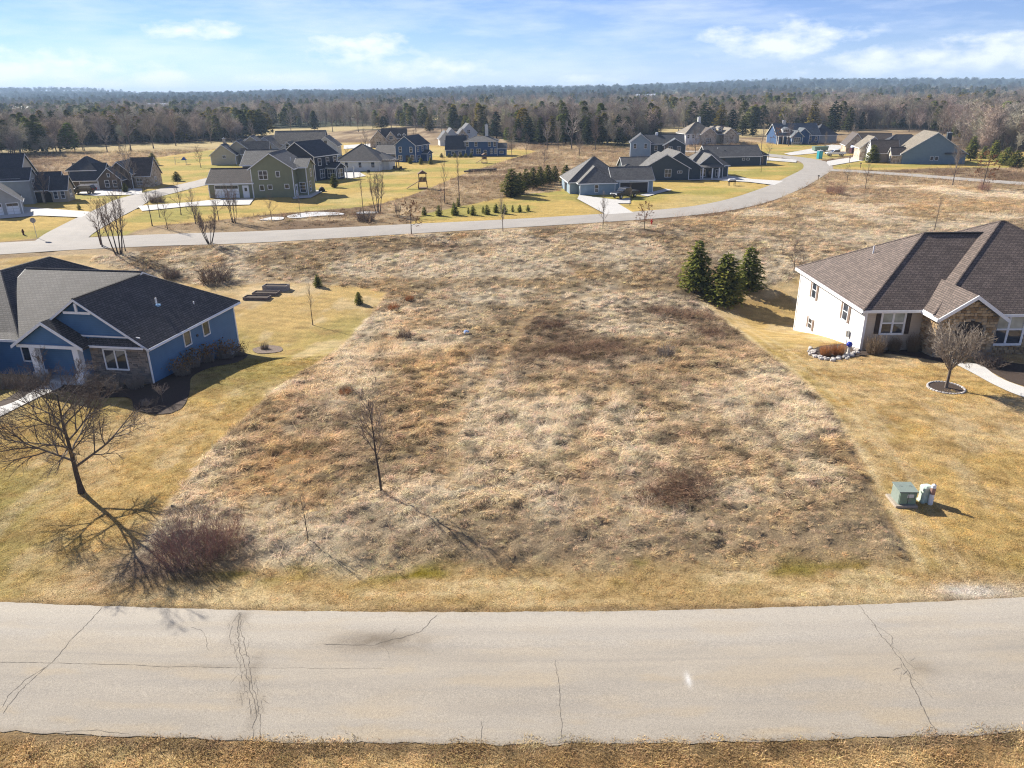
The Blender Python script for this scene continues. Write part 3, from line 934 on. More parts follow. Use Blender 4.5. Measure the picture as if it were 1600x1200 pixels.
class House:
    def __init__(s, name, px, yaw, label, cat="house", loc=None, dz=0.0, sc=1.0):
        g = loc or G(*px)
        s.r = root(name, (g.x, g.y, g.z + dz), R(yaw), label, cat)
        s.r.scale = (sc, sc, sc)
        s.name = name
    def block(s, x0, x1, y0, y1, ze, roof='gx', p=.5, wall='grey', roofm='charcoal', oh=.45, rh=.35, z0=-2.5, trim=None, gable=None, corner=True, fascia=.2, hips=(1, 1), t=.16):
        wm = SID.get(wall, None) or wall
        rm = SHG.get(roofm, None) or roofm
        tr = trim or WHITE
        mb = MB().box(x0, x1, y0, y1, z0, ze)
        xm, ym, hx, hy = (x0 + x1) / 2, (y0 + y1) / 2, (x1 - x0) / 2, (y1 - y0) / 2
        if roof == 'gx':
            zr = ze + p * hy
            mb.prism([(x0, y0, ze), (x0, ym, zr), (x0, y1, ze)], (x1 - x0, 0, 0))
        elif roof == 'gy':
            zr = ze + p * hx
            mb.prism([(x0, y0, ze), (x1, y0, ze), (xm, y0, zr)], (0, y1 - y0, 0))
        wl_ = mb.build("wall", wm, s.r, uv=True)
        if corner:
            c = .1
            for x, y in ((x0, y0), (x1, y0), (x0, y1), (x1, y1)):
                cb = MB().box(x - (.04 if x == x0 else c), x + (c if x == x0 else .04), y - (.04 if y == y0 else c), y + (c if y == y0 else .04), z0 + .02, ze - .02)
                cb.build("corner_board", tr, wl_)
        if roof is None:
            return wl_
        rb, fb = MB(), MB()
        def slab(pts):                       # pts: top polygon
            rb.prism([(a, b, c + t + .012) for a, b, c in pts], (0, 0, -t))
        def edge(a, b, h=fascia, out=(0, 0)):      # fascia board between two roof-edge points
            d = Vector((b[0] - a[0], b[1] - a[1], 0))
            nrm = Vector((d.y, -d.x, 0)).normalized() * .05
            P = [(a[0], a[1], a[2] - h + t), (b[0], b[1], b[2] - h + t), (b[0], b[1], b[2] + t - .01), (a[0], a[1], a[2] + t - .01)]
            fb.prism([(q[0] + nrm.x, q[1] + nrm.y, q[2]) for q in P], (-nrm.x * .9, -nrm.y * .9, 0))
        if roof == 'gx':
            e0, e1, zl = y0 - oh, y1 + oh, ze - p * oh
            slab([(x0 - rh, e0, zl), (x1 + rh, e0, zl), (x1 + rh, ym, zr), (x0 - rh, ym, zr)])
            slab([(x1 + rh, e1, zl), (x0 - rh, e1, zl), (x0 - rh, ym, zr), (x1 + rh, ym, zr)])
            edge((x0 - rh, e0, zl), (x1 + rh, e0, zl))
            edge((x1 + rh, e1, zl), (x0 - rh, e1, zl))
            for x, sg in ((x0 - rh, -1), (x1 + rh, 1)):
                a, b, c = (x, e0, zl), (x, ym, zr), (x, e1, zl)
                if sg > 0:
                    edge(a, b); edge(b, c)
                else:
                    edge(b, a); edge(c, b)
            ridge = [((x0 - rh, ym, zr), (x1 + rh, ym, zr))]
        elif roof == 'gy':
            e0, e1, zl = x0 - oh, x1 + oh, ze - p * oh
            slab([(e0, y1 + rh, zl), (e0, y0 - rh, zl), (xm, y0 - rh, zr), (xm, y1 + rh, zr)])
            slab([(e1, y0 - rh, zl), (e1, y1 + rh, zl), (xm, y1 + rh, zr), (xm, y0 - rh, zr)])
            edge((e0, y1 + rh, zl), (e0, y0 - rh, zl))
            edge((e1, y0 - rh, zl), (e1, y1 + rh, zl))
            for y, sg in ((y0 - rh, -1), (y1 + rh, 1)):
                a, b, c = (e0, y, zl), (xm, y, zr), (e1, y, zl)
                if sg < 0:
                    edge(a, b); edge(b, c)
                else:
                    edge(b, a); edge(c, b)
            ridge = [((xm, y0 - rh, zr), (xm, y1 + rh, zr))]
        else:                                # hip; hips=(first end hipped, second end hipped), ridge along the longer axis or as told
            X0, X1, Y0, Y1, zl = x0 - oh, x1 + oh, y0 - oh, y1 + oh, ze - p * oh
            along_x = (hx >= hy) if roof == 'hip' else roof == 'hipx'
            h = hy if along_x else hx
            zr = ze + p * h
            H = h + oh
            if along_x:
                A = (X0 + (H if hips[0] else 0), ym, zr)
                B = (X1 - (H if hips[1] else 0), ym, zr)
                c0, c1, c2, c3 = (X0, Y0, zl), (X1, Y0, zl), (X1, Y1, zl), (X0, Y1, zl)
                slab([c0, c1, B, A]); slab([c2, c3, A, B])
                if hips[1]:
                    slab([c1, c2, B]); edge(c1, c2)
                else:
                    edge(c1, B); edge(B, c2)
                    MB().prism([(x1, y0, ze), (x1, y1, ze), (x1, ym, zr)], (-.15, 0, 0)).build("gable_wall", wm, s.r, uv=True)
                if hips[0]:
                    slab([c3, c0, A]); edge(c3, c0)
                else:
                    edge(A, c0); edge(c3, A)
                    MB().prism([(x0, y0, ze), (x0, ym, zr), (x0, y1, ze)], (.15, 0, 0)).build("gable_wall", wm, s.r, uv=True)
                edge(c0, c1); edge(c2, c3)
            else:
                A = (xm, Y0 + (H if hips[0] else 0), zr)
                B = (xm, Y1 - (H if hips[1] else 0), zr)
                c0, c1, c2, c3 = (X0, Y0, zl), (X1, Y0, zl), (X1, Y1, zl), (X0, Y1, zl)
                slab([c1, c2, B, A]); slab([c3, c0, A, B])
                if hips[0]:
                    slab([c0, c1, A]); edge(c0, c1)
                else:
                    edge(c0, A); edge(A, c1)
                    MB().prism([(x0, y0, ze), (x1, y0, ze), (xm, y0, zr)], (0, .15, 0)).build("gable_wall", wm, s.r, uv=True)
                if hips[1]:
                    slab([c2, c3, B]); edge(c2, c3)
                else:
                    edge(c2, B); edge(B, c3)
                    MB().prism([(x1, y1, ze), (x0, y1, ze), (xm, y1, zr)], (0, -.15, 0)).build("gable_wall", wm, s.r, uv=True)
                edge(c1, c2); edge(c3, c0)
            ridge = [(A, B)]
            if hips[0]:
                ridge += [(A, c0), (A, c3 if along_x else c1)]
            if hips[1]:
                ridge += [(B, c2), (B, c1 if along_x else c3)]
        ro = rb.build("roof", rm, s.r, uv=True)
        fb.build("fascia", tr, ro)
        kb = MB()
        for a, b in ridge:
            kb.tube([(a[0], a[1], a[2] + t - .03), (b[0], b[1], b[2] + t - .03)], [.11, .11], 6)
        kb.build("ridge_cap", rm, ro, uv=True)
        return wl_
    # ---- openings: side is the wall's outward direction; c the wall's plane; a the centre along the wall; z the sill
    def fr(s, side, c):
        return {'S': lambda u, d, z: (u, c - d, z), 'N': lambda u, d, z: (u, c + d, z), 'E': lambda u, d, z: (c + d, u, z), 'W': lambda u, d, z: (c - d, u, z)}[side]
    def bx(s, mb, side, c, u0, u1, d0, d1, z0, z1):
        f = s.fr(side, c)
        p, q = f(u0, d0, z0), f(u1, d1, z1)
        mb.box(min(p[0], q[0]), max(p[0], q[0]), min(p[1], q[1]), max(p[1], q[1]), z0, z1)
    def win(s, side, c, a, z, w, h, cols=1, rows=2, fw=.09, shut=None, pane=None, frame=None, name="window"):
        mb = MB()
        B = lambda u0, u1, d0, d1, z0, z1: s.bx(mb, side, c, u0, u1, d0, d1, z0, z1)
        u0, u1 = a - w / 2, a + w / 2
        B(u0 - fw, u0, -.05, .06, z - fw, z + h + fw)
        B(u1, u1 + fw, -.05, .06, z - fw, z + h + fw)
        B(u0, u1, -.05, .06, z + h, z + h + fw)
        B(u0 - .03, u1 + .03, -.05, .085, z - fw - .01, z)
        m = fw * .5
        for i in range(1, cols):
            x = u0 + w * i / cols
            B(x - m, x + m, -.05, .045, z, z + h)
        for j in range(1, rows):
            y = z + h * j / rows
            for i in range(cols):
                B(u0 + w * i / cols + (m if i else 0), u0 + w * (i + 1) / cols - (m if i < cols - 1 else 0), -.05, .04, y - m * .8, y + m * .8)
        o = mb.build(name, frame or WHITE, s.r)
        for i in range(cols):
            for j in range(rows):
                pb = MB()
                s.bx(pb, side, c, u0 + w * i / cols + .01, u0 + w * (i + 1) / cols - .01, -.04, .014, z + h * j / rows + .01, z + h * (j + 1) / rows - .01)
                pb.build("pane", (pane if (pane and (j == rows - 1)) else GLASS), o)
        if shut:
            for sg in (-1, 1):
                sb = MB()
                x = (u0 - fw - .22) if sg < 0 else (u1 + fw + .22)
                s.bx(sb, side, c, x - .19, x + .19, .01, .05, z - .08, z + h + .08)
                for k in range(7):
                    zz = z + (h) * (k + .5) / 7
                    s.bx(sb, side, c, x - .14, x + .14, .05, .065, zz - h * .05, zz + h * .04)
                sb.build("shutter", shut, s.r)
        return o
    def door(s, side, c, a, z, w, h, mat=None, glass_top=True):
        mb = MB()
        u0, u1 = a - w / 2, a + w / 2
        for q in ((u0 - .1, u0, z, z + h + .1), (u1, u1 + .1, z, z + h + .1), (u0, u1, z + h, z + h + .1)):
            s.bx(mb, side, c, q[0], q[1], -.05, .06, q[2], q[3])
        s.bx(mb, side, c, u0, u1, -.05, .02, z, z + h)
        o = mb.build("door", mat or WHITE, s.r)
        if glass_top:
            g = MB()
            s.bx(g, side, c, u0 + w * .25, u1 - w * .25, .02, .03, z + h * .55, z + h * .85)
            g.build("pane", GLASS, o)
        k = MB()
        s.bx(k, side, c, u1 - .14, u1 - .08, .02, .08, z + .95, z + 1.05)
        k.build("handle", METALG, o)
    def garage(s, side, c, a, z, w, h, mat=None, lights=True):
        mb = MB()
        u0, u1 = a - w / 2, a + w / 2
        for q in ((u0 - .12, u0, z, z + h + .12), (u1, u1 + .12, z, z + h + .12), (u0, u1, z + h, z + h + .12)):
            s.bx(mb, side, c, q[0], q[1], -.05, .07, q[2], q[3])
        o = mb.build("garage_door", WHITE, s.r)
        nc = max(2, round(w / 1.2))
        for j in range(4):
            for i in range(nc):
                pb = MB()
                s.bx(pb, side, c, u0 + w * i / nc + .03, u0 + w * (i + 1) / nc - .03, -.04, .03, z + h * j / 4 + .02, z + h * (j + 1) / 4 - .02)
                pb.build("panel" if not (lights and j == 3) else "pane", GLASS if (lights and j == 3) else (mat or GARAGEW), o)
    def column(s, x, y, z0, z1, r=.14, mat=None, plinth=0):
        mb = MB().box(x - r, x + r, y - r, y + r, z0, z1)
        mb.box(x - r - .05, x + r + .05, y - r - .05, y + r + .05, z1 - .16, z1 - .001)
        o = mb.build("column", mat or WHITE, s.r)
        if plinth:
            MB().cbox(x - r - .12, x + r + .12, y - r - .12, y + r + .12, z0, z0 + plinth, .03).build("plinth", mat or WHITE, o)
    def chimney(s, x, y, z0, z1, w=1.0, d=1.0, mat=None):
        o = MB().box(x - w / 2, x + w / 2, y - d / 2, y + d / 2, z0, z1).build("chimney", mat or VSTONE, s.r, uv=True)
        MB().box(x - w / 2 - .08, x + w / 2 + .08, y - d / 2 - .08, y + d / 2 + .08, z1, z1 + .12).build("chimney_cap", METALG, o)
        MB().cyl(x, y, z1 + .12, z1 + .45, .16, .14, 10).build("flue", METALG, o)
    def pipe(s, x, y, z0, z1, r=.06):
        MB().cyl(x, y, z0, z1, r, n=8).build("vent_pipe", WHITE, s.r)
    def part(s, name, mb, mat, uv=False):
        return mb.build(name, mat, s.r, uv=uv)

# ---- the blue house, near left
b = House("blue_house", None, -10, "blue ranch house with white trim and dark shingle roof", loc=Vector((-27.1, 51.9, 0)))
CH = SHG['charcoal']
b.block(-9.7, 0, 0, 12.4, 2.9, 'hipy', .68, 'blue', 'charcoal', z0=-4, hips=(0, 1), rh=.3, oh=.45)
b.block(-15.6, -4.9, .6, 14.6, 2.88, 'gx', .50, 'blue', 'charcoal', z0=-4, oh=.5, rh=.1, corner=False)
b.block(-22.2, -11.4, .7, 17.0, 2.92, 'hipy', .66, 'blue', 'charcoal', z0=-4, oh=.5, corner=False)
b.block(-24.5, -14.2, -5.0, 4, 2.9, 'gy', .62, 'blue', 'charcoal', z0=-1.5, oh=.45)
# porch gable and the pent roof across the stone front
mb = MB().prism([(-9.85, -1.0, 2.9), (-4.55, -1.0, 2.9), (-7.2, -1.0, 4.6)], (0, .12, 0))
b.part("porch_gable", mb, SID['blue'], True)
rb, fb = MB(), MB()
rb.prism([(-7.2, -1.35, 4.78), (-4.2, -1.35, 2.86), (-4.2, 2.0, 2.86), (-7.2, 3.4, 4.78)], (0, 0, -.14))
rb.prism([(-7.2, 3.4, 4.78), (-10.2, 2.0, 2.86), (-10.2, -1.35, 2.86), (-7.2, -1.35, 4.78)], (0, 0, -.14))
rb.prism([(-4.6, -.62, 2.9), (-.2, -.62, 2.9), (-.75, .1, 3.35), (-4.6, .1, 3.35)], (0, 0, -.1))
pr = b.part("roof", rb, CH, True)
pr["label"] = "small porch roof running into a narrow pent roof over the stone front"
for a, c in (((-7.2, 4.8), (-4.2, 2.88)), ((-10.2, 2.88), (-7.2, 4.8))):
    fb.prism([(a[0], -1.42, a[1] - .24), (c[0], -1.42, c[1] - .24), (c[0], -1.42, c[1] + .0), (a[0], -1.42, a[1] + .0)], (0, .06, 0))
fb.box(-9.95, -4.45, -1.16, -1.02, 2.68, 2.92)
fb.box(-4.5, .2, -.70, -.63, 2.74, 2.9)
# gable board and king post of the big front gable
fb.box(-5.95, -3.7, -.42, -.32, 5.2, 5.38)
fb.box(-4.92, -4.74, -.42, -.32, 5.38, 6.0)
fb.prism([(-6.9, -.06, 4.35), (-5.2, -.06, 3.38), (-5.2, -.06, 3.5), (-6.9, -.06, 4.47)], (0, -.05, 0))
fb.box(-5.2, -.3, -.11, -.06, 3.38, 3.5)
fb.build("trim_board", WHITE, pr)
for x in (-8.75, -5.15):
    b.column(x, -.85, 0, 2.9, .24, plinth=.75)
b.part("porch_floor", MB().box(-10, -4.4, -1.2, .6, -.6, .12), CONC)
b.door('S', .6, -6.55, .12, 1.0, 2.15, DOORDARK)
b.win('S', .6, -10.6, .95, 1.35, 1.4, 2, 1)
b.win('S', .6, -9.0, .95, .55, 1.4, 1, 1)
b.win('S', -.10, -2.65, .95, 1.75, 1.45, 2, 1, .11)
b.win('E', 0, 5.0, 1.25, .85, 1.4, 1, 1, .08)
b.win('E', 0, 7.75, 1.25, .85, 1.4, 1, 1, .08)
b.part("wall_vent", MB().box(.0, .06, 6.3, 6.5, 1.5, 1.68), BROWNTRIM)
b.part("skirting", MB().box(.0, .05, 4.9, 12.3, -1.75, -1.5), WHITE)
b.part("gutter", MB().tube([(.52, -.4, 2.62), (.52, 12.8, 2.62)], [.07, .07], 6), WHITE)
b.part("downpipe", MB().tube([(.45, -.3, 2.6), (.12, -.12, 2.3), (.12, -.12, -.1)], [.05] * 3, 6), WHITE)
b.pipe(-2.2, 5.1, 4.2, 5.05, .07)
b.part("vent_flashing", MB().box(-2.45, -1.9, 4.8, 5.2, 4.40, 4.55), plain("blue_flashing", (.2, .38, .6), .4))
b.pipe(-1.0, 8.2, 3.3, 3.95, .05)
# ledge stones of the front: separate courses of unequal stones
sw = b.part("stone_backing", MB().box(-4.75, -.03, -.05, .04, -1.2, 2.9), MORTAR)
rs = random.Random(4)
z = -.5
SMESH = {}
while z < 2.75:
    h = rs.choice((.13, .16, .19))
    x = -4.72
    while x < -.08:
        w = min(rs.choice((.28, .4, .55, .7)), -.05 - x)
        if w > .08 and not (-3.68 < x + w / 2 < -1.62 and .82 < z + h / 2 < 2.55):
            key = (round(w, 2), h, rs.randint(0, 1))
            if key not in SMESH:
                SMESH[key] = MB().cbox(.008, w - .008, 0, .12, .008, h - .008, .018).mesh("stone", STONE_GREY, uv=False)
            o = link("stone", SMESH[key], sw)
            o.location = (x, -.10 - rs.uniform(0, .045), z)
        x += w
    z += h

# ---- the tan and white house, near right
w = House("tan_house", None, -1, "tan ranch house with stone entry and sunlit white side wall", loc=Vector((29.4, 58.6, 0)))
w.block(0, 14, 0, 15, 3.1, 'hipx', .60, 'tan', 'brown', z0=-5.5, hips=(1, 0), oh=.5, corner=False, fascia=.24)
w.block(4.85, 24, -1.6, 17.2, 3.12, 'hipx', .575, 'tan', 'brown', z0=-5, oh=.48, corner=False, fascia=.24)
w.part("side_wall", MB().box(-.045, -.002, -.02, 15.02, -5.4, 3.08), SID['white'], True)
w.part("foundation", MB().box(-.09, -.046, .3, 15.1, -5.4, -3.3), CONC)
for x0, x1, y0, y1, z0 in ((-.10, .12, -.06, .06, -2.5),):
    w.part("corner_board", MB().box(x0, x1, y0, y1, z0, 3.05), WHITE)
w.part("corner_board", MB().box(-.1, .02, 14.95, 15.1, -5, 3.05), WHITE)
# stone entry
eb = MB().box(4.75, 9.35, -2.5, -1.7, -1, 2.95)
eb.prism([(4.75, -2.5, 2.95), (9.35, -2.5, 2.95), (7.05, -2.5, 4.5)], (0, .8, 0))
ew = w.part("entry_wall", eb, MORTAR)
w.part("entry_recess", MB().prism([(6.1, -2.52, .1), (8.3, -2.52, .1), (8.3, -2.52, 2.0), (7.95, -2.52, 2.45), (7.2, -2.52, 2.65), (6.45, -2.52, 2.45), (6.1, -2.52, 2.0)], (0, .06, 0)), DOORDARK)
rs = random.Random(9)
for zi in range(22):
    z = -.5 + zi * .235
    x = 4.78 + rs.uniform(0, .2)
    while x < 9.3:
        ww = rs.uniform(.22, .5)
        cx, cz = x + ww / 2, z + .12
        lim = 2.95 + (1.55 - abs(cx - 7.05) * .675) - .1
        arch = abs(cx - 7.2) < 1.2 and cz < 2.15 + .55 * max(0, 1 - ((cx - 7.2) / 1.2) ** 2)
        if cz < lim and x + ww < 9.36 and not arch:
            k = (int(ww * 12), rs.randint(0, 2))
            if k not in SMESH:
                q, hh = ww * .95, .225
                SMESH[k] = MB().cbox(0, q, 0, .14, 0, hh, .045).mesh("stone", STONE_GOLD, uv=False)
            o = link("stone", SMESH[k], ew)
            o.location = (x, -2.56 - rs.uniform(0, .05), z + rs.uniform(-.012, .012))
        x += ww
sw2 = w.part("stone_pier", MB().box(4.72, 4.78, -2.5, -.02, -1, 2.9), MORTAR)
for zi in range(15):
    for yi in range(6):
        k = ('p', (zi + yi) % 3)
        if k not in SMESH:
            SMESH[k] = MB().cbox(0, .12, 0, .36 + .03 * k[1], 0, .22, .04).mesh("stone", STONE_GOLD, uv=False)
        o = link("stone", SMESH[k], sw2)
        o.location = (4.66, -2.5 + yi * .41 + (.14 if zi % 2 else 0), -.5 + zi * .23)
rb, fb = MB(), MB()
rb.prism([(7.05, -2.95, 4.78), (9.85, -2.95, 2.86), (9.85, 0, 2.86), (7.05, 2.6, 4.78)], (0, 0, -.15))
rb.prism([(7.05, 2.6, 4.78), (4.3, 0.6, 2.9), (4.3, -2.95, 2.9), (7.05, -2.95, 4.78)], (0, 0, -.15))
er = w.part("roof", rb, SHG['brown'], True)
for a, c in (((7.05, 4.8), (9.85, 2.88)), ((4.3, 2.92), (7.05, 4.8))):
    fb.prism([(a[0], -3.03, a[1] - .32), (c[0], -3.03, c[1] - .32), (c[0], -3.03, c[1]), (a[0], -3.03, a[1])], (0, .08, 0))
fb.box(4.22, 4.3, -2.98, -.3, 2.66, 2.92)
fb.build("fascia", WHITE, er)
w.win('S', 0, 2.3, .85, 1.75, 1.7, 2, 2, .16, BROWNTRIM, GLASSW)
w.win('S', -1.72, 10.75, .45, 2.3, 2.35, 2, 2, .18, None, GLASSW)
w.win('W', -.045, 11.1, .9, .95, 1.55, 1, 2, .09, plain("tan_shutter", (.20, .145, .115), .6))
w.win('W', -.045, 3.7, .9, .95, 1.5, 1, 2, .09, MATS["tan_shutter"])
w.win('W', -.045, 11.0, -2.15, .8, .95, 1, 2, .08, MATS["tan_shutter"])
sb = w.part("stone_backing", MB().box(9.5, 13.2, -1.66, -1.6, -1, 2.9), MORTAR)
for zi in range(15):
    for xi in range(9):
        xx = 9.5 + xi * .42 + (.16 if zi % 2 else 0)
        if 9.3 < xx + .2 < 12.15 and zi > 3:
            continue
        k = ('q', (zi + xi * 2) % 4)
        if k not in SMESH:
            SMESH[k] = MB().cbox(0, .33 + .025 * k[1], 0, .1, 0, .215, .035).mesh("stone", STONE_GOLD, uv=False)
        o = link("stone", SMESH[k], sb)
        o.location = (xx, -1.74, -.6 + zi * .232)
w.garage('S', -1.6, 15.4, -.2, 4.0, 2.4, lights=False)
w.pipe(4.0, 9.0, 5.4, 6.35, .06)
w.part("roof_vent", MB().cbox(3.3, 3.6, 8.0, 8.3, 5.1, 5.32, .05), BLACK)
w.part("soffit_vent", MB().box(-.3, -.12, 6.4, 7.6, 2.76, 2.80), BLACK)
w.part("gas_meter", MB().cbox(-.3, -.06, 2.2, 2.5, -.2, .35, .04).cyl(-.18, 2.35, -1, -.2, .03), METALG)
w.part("gutter", MB().tube([(-.56, -.5, 2.72), (-.56, 15.4, 2.72)], [.07, .07], 6), WHITE)
w.part("ridge_vent", MB().box(7.6, 13.0, 7.3, 7.7, 7.72, 7.8), BLACK)

# ---- houses across the second road
h = House("sage_house", (397, 309), 0, "sage green two storey house with white garage door and walk-out patio", sc=1.06)
h.block(0, 7.6, 0, 9.5, 5.2, 'gy', .66, 'sage', 'grey')
h.block(-8.2, -.1, .3, 7.0, 2.75, 'gx', .62, 'sage', 'umber')
h.block(-3.4, 3.0, 6.0, 14, 5.4, 'gx', .55, 'sage', 'grey')
h.block(7.4, 9.4, 2.6, 8.0, 5.15, 'gx', .45, 'sage', 'grey')
h.garage('S', .3, -4.9, 0, 4.2, 2.2); h.door('S', .3, -1.4, 0, .95, 2.1)
h.win('S', 0, 2.2, 3.3, 1.5, 1.4, 2, 2); h.win('S', 0, 4.9, 3.7, .6, .9, 1, 1); h.win('S', 0, 1.7, 1.3, .7, .9, 1, 1); h.win('S', 0, 3.2, 1.5, .7, .7, 1, 1); h.win('S', 0, 6.3, 1.6, .7, .7, 1, 1)
h.door('E', 7.6, 1.5, 0, 1.2, 2.1); h.win('S', 2.6, 8.5, .6, 1.0, 1.7, 1, 3); h.win('E', 9.4, 4.5, .6, 1.0, 1.7, 1, 3); h.win('E', 9.4, 5.8, 3.2, .9, 1.3, 1, 2)
h.pipe(6.4, 4.0, 6.0, 6.8)

h = House("navy_house", (494, 283), -24, "dark navy two storey house with white corner boards and gabled rear porch", sc=1.0)
h.block(-9.5, 0, 0, 9, 5.6, 'gy', .62, 'navy', 'dark')
h.block(-1.0, 2.8, 4.2, 7.4, 2.8, 'gx', .55, 'navy', 'dark')
h.win('E', 0, 2.0, 3.4, 1.1, 1.5, 1, 2); h.win('E', 0, 5.0, 3.4, 1.1, 1.5, 1, 2); h.win('E', 0, 7.8, 3.4, 1.1, 1.5, 1, 2)
h.win('E', 0, 2.6, .5, 1.5, 1.9, 2, 2); h.win('S', 4.2, 1.4, .5, 2.0, 1.8, 3, 2); h.win('E', 2.8, 5.8, .5, 1.8, 1.8, 2, 2)
h.column(3.1, 7.9, -.3, 2.6, .1); h.column(4.9, 8.2, -.3, 2.6, .1)

h = House("white_house", (527, 268), -4, "low white house under a broad dark hip roof", sc=0.95)
h.block(0, 12, 0, 12, 2.9, 'hip', .66, 'offwhite', 'charcoal')
h.block(8.2, 14, 4, 11, 2.8, 'hip', .5, 'offwhite', 'dark')
h.win('S', 0, 2.8, 1.0, .8, 1.4, 1, 2); h.win('S', 0, 6.6, 1.0, .8, 1.4, 1, 2); h.win('S', 0, 10.2, 1.0, .9, 1.4, 1, 2)
h.door('E', 12, 2, 0, .95, 2.1)

h = House("tan_gabled_house", (331, 258), 10, "olive tan house with three stepped gables beside the open lawn", sc=0.98)
h.block(0, 7.2, 0, 8, 2.9, 'gy', .78, 'cream', 'dark')
h.block(3.0, 11.5, 5, 14, 3.2, 'gy', .78, 'cream', 'dark')
h.block(6.5, 15.5, 9, 17, 4.2, 'gy', .75, 'cream', 'dark')
h.block(8.5, 16.5, 3.5, 11, 3.0, 'gx', .8, 'cream', 'sand')
h.win('S', 0, 3.9, 1.9, .9, .8, 2, 1); h.win('S', 3.5, 11.0, .6, 2.2, 1.5, 3, 1); h.win('S', 5, 9.3, .6, 1.2, 1.5, 2, 2); h.chimney(3.4, 6.5, 3, 7.2, .8, .8)

h = House("beige_house", (394, 250), 4, "long beige house with dark ridge and grey gabled garage at its end", sc=1.0)
h.block(0, 9, 0, 11, 3.2, 'gy', .8, 'pale', 'sand')
h.block(6, 22, 7, 17, 4.4, 'gx', .72, 'pale', 'sand')
h.block(-6, 2.5, 2, 9, 2.8, 'gy', .8, 'cream', 'sand')
h.block(9.2, 14, 0, 8, 3.2, 'gy', .85, 'pale', 'sand')
h.block(19.5, 26.5, 4.5, 14, 3.6, 'gy', .8, 'pale', 'sand')
h.win('S', 4.5, 23, 4.3, 1.0, 1.0, 1, 1); h.garage('S', 4.5, 21.6, 0, 2.4, 2.2); h.garage('S', 4.5, 24.5, 0, 2.4, 2.2); h.win('S', 0, 11.6, 3.2, 1.0, 1.4, 1, 2); h.win('S', 0, 4.5, 3.2, 1.2, 1.4, 2, 2)

h = House("stone_house", (579, 231), 8, "brown stone house with two steep gables by the wood", sc=0.8)
h.block(0, 8, 0, 9, 3.4, 'gy', 1.05, VSTONE, 'umber', corner=False)
h.block(5.5, 17.5, 4, 13, 4.2, 'gx', .85, 'brown', 'umber')
h.block(7.0, 13.0, 1, 9, 3.6, 'gy', 1.1, VSTONE, 'umber', corner=False)
for x in (13.2, 15.6):
    h.block(x, x + 1.5, 4.6, 8, 5.4, 'gy', .8, 'brown', 'umber', z0=4, oh=.2, rh=.15)
    h.win('S', 4.6, x + .75, 4.6, .7, .8, 1, 1)
h.win('S', 0, 4, 1, 2.0, 1.6, 2, 2); h.win('S', 1, 10.0, 3.6, 1.6, 1.5, 2, 2)

h = House("bright_blue_house", (619, 253), -20, "bright blue two storey house with grey roofed double garage", sc=0.84)
h.block(0, 8.0, 0, 11, 5.8, 'gy', .72, 'royal', 'dark')
h.block(-9.5, .3, 1.5, 9.5, 2.9, 'gx', .6, 'royal', 'charcoal')
h.block(7.8, 10, 5, 9, 2.7, 'gx', .45, 'royal', 'dark')
h.garage('S', 1.5, -5.9, 0, 2.6, 2.2); h.garage('S', 1.5, -2.4, 0, 2.6, 2.2)
for x in (2.0, 6.2):
    h.win('S', 0, x, 3.4, 1.0, 1.7, 1, 2)
h.win('S', 0, 1.8, .5, 1.3, 1.7, 2, 2); h.win('S', 0, 6.6, .5, 1.2, 1.9, 1, 2); h.door('S', 0, 4.6, 0, 1.1, 2.2, DOORDARK)
for y in (2, 5.5, 9):
    h.win('E', 8.0, y, 3.5, 1.2, 1.5, 2, 2)
h.win('E', 8.0, 2.4, .5, 2.0, 1.7, 2, 2); h.win('E', 10, 7, .6, 1.6, 1.5, 2, 2)

h = House("chimney_house", (727, 244), -3, "deep blue house with tall pale chimney and white end gables", sc=0.78)
h.block(0, 13.4, 0, 8, 5.9, 'hip', .4, 'royal', 'grey')
h.block(-8.0, .2, -.6, 7.5, 3.0, 'gx', 1.2, 'royal', 'dark')
h.part("gable_wall", MB().prism([(-8.06, -.6, -1), (-8.06, -.6, 3.0), (-8.06, 3.45, 7.8), (-8.06, 7.5, 3.0), (-8.06, 7.5, -1)], (-.05, 0, 0)), SID['offwhite'], True)
h.block(13.2, 17, 1, 6, 3.0, 'gx', .7, 'royal', 'grey')
h.win('W', -8.1, 2.4, .9, 1.0, 1.4, 1, 2); h.win('W', -8.1, 4.4, 4.0, .9, 1.4, 1, 2)
for x in (1.0, 4.6, 10.2, 12.4):
    h.win('S', 0, x, 3.8, 1.0, 1.7, 1, 2)
for x, ww in ((2.8, 1.2), (5.6, 1.8), (11.0, 1.0), (12.7, .8)):
    h.win('S', 0, x, .9, ww, 1.9, 2, 2)
h.part("bay", MB().box(7.4, 9.6, -.6, -.01, -1, 3.0), SID['royal'], True); h.win('S', -.6, 8.5, .5, 1.2, 1.8, 1, 2)
h.win('S', 1, 15.1, .8, 1.6, 1.0, 3, 1); h.win('S', -.6, -5, .7, 1.2, 1.2, 2, 1); h.win('S', -.6, -2, .7, 1.2, 1.2, 2, 1)
h.chimney(8.8, 4.4, 5, 12.0, 1.3, 1.0, SID['pale'])

h = House("grey_gabled_house", (688, 228), 12, "pale grey house of steep gables behind the deep blue one", sc=0.82)
h.block(0, 5.5, 0, 8, 3.4, 'gy', 1.15, 'pale', 'dark')
h.block(3.5, 9, 4, 13, 4.4, 'gy', 1.15, 'pale', 'dark')
h.block(8.5, 14, 2.5, 10, 4.2, 'gy', 1.15, VSTONE, 'dark', corner=False)
h.block(11, 19, 7, 16, 5.4, 'gy', 1.0, 'pale', 'dark')
h.win('S', 0, 2.8, 1, 1.4, 1.6, 2, 2); h.win('S', 7, 15, 5.0, 1.4, 1.6, 2, 2); h.win('S', 2.5, 11.2, 3.6, 1.2, 1.4, 2, 2)

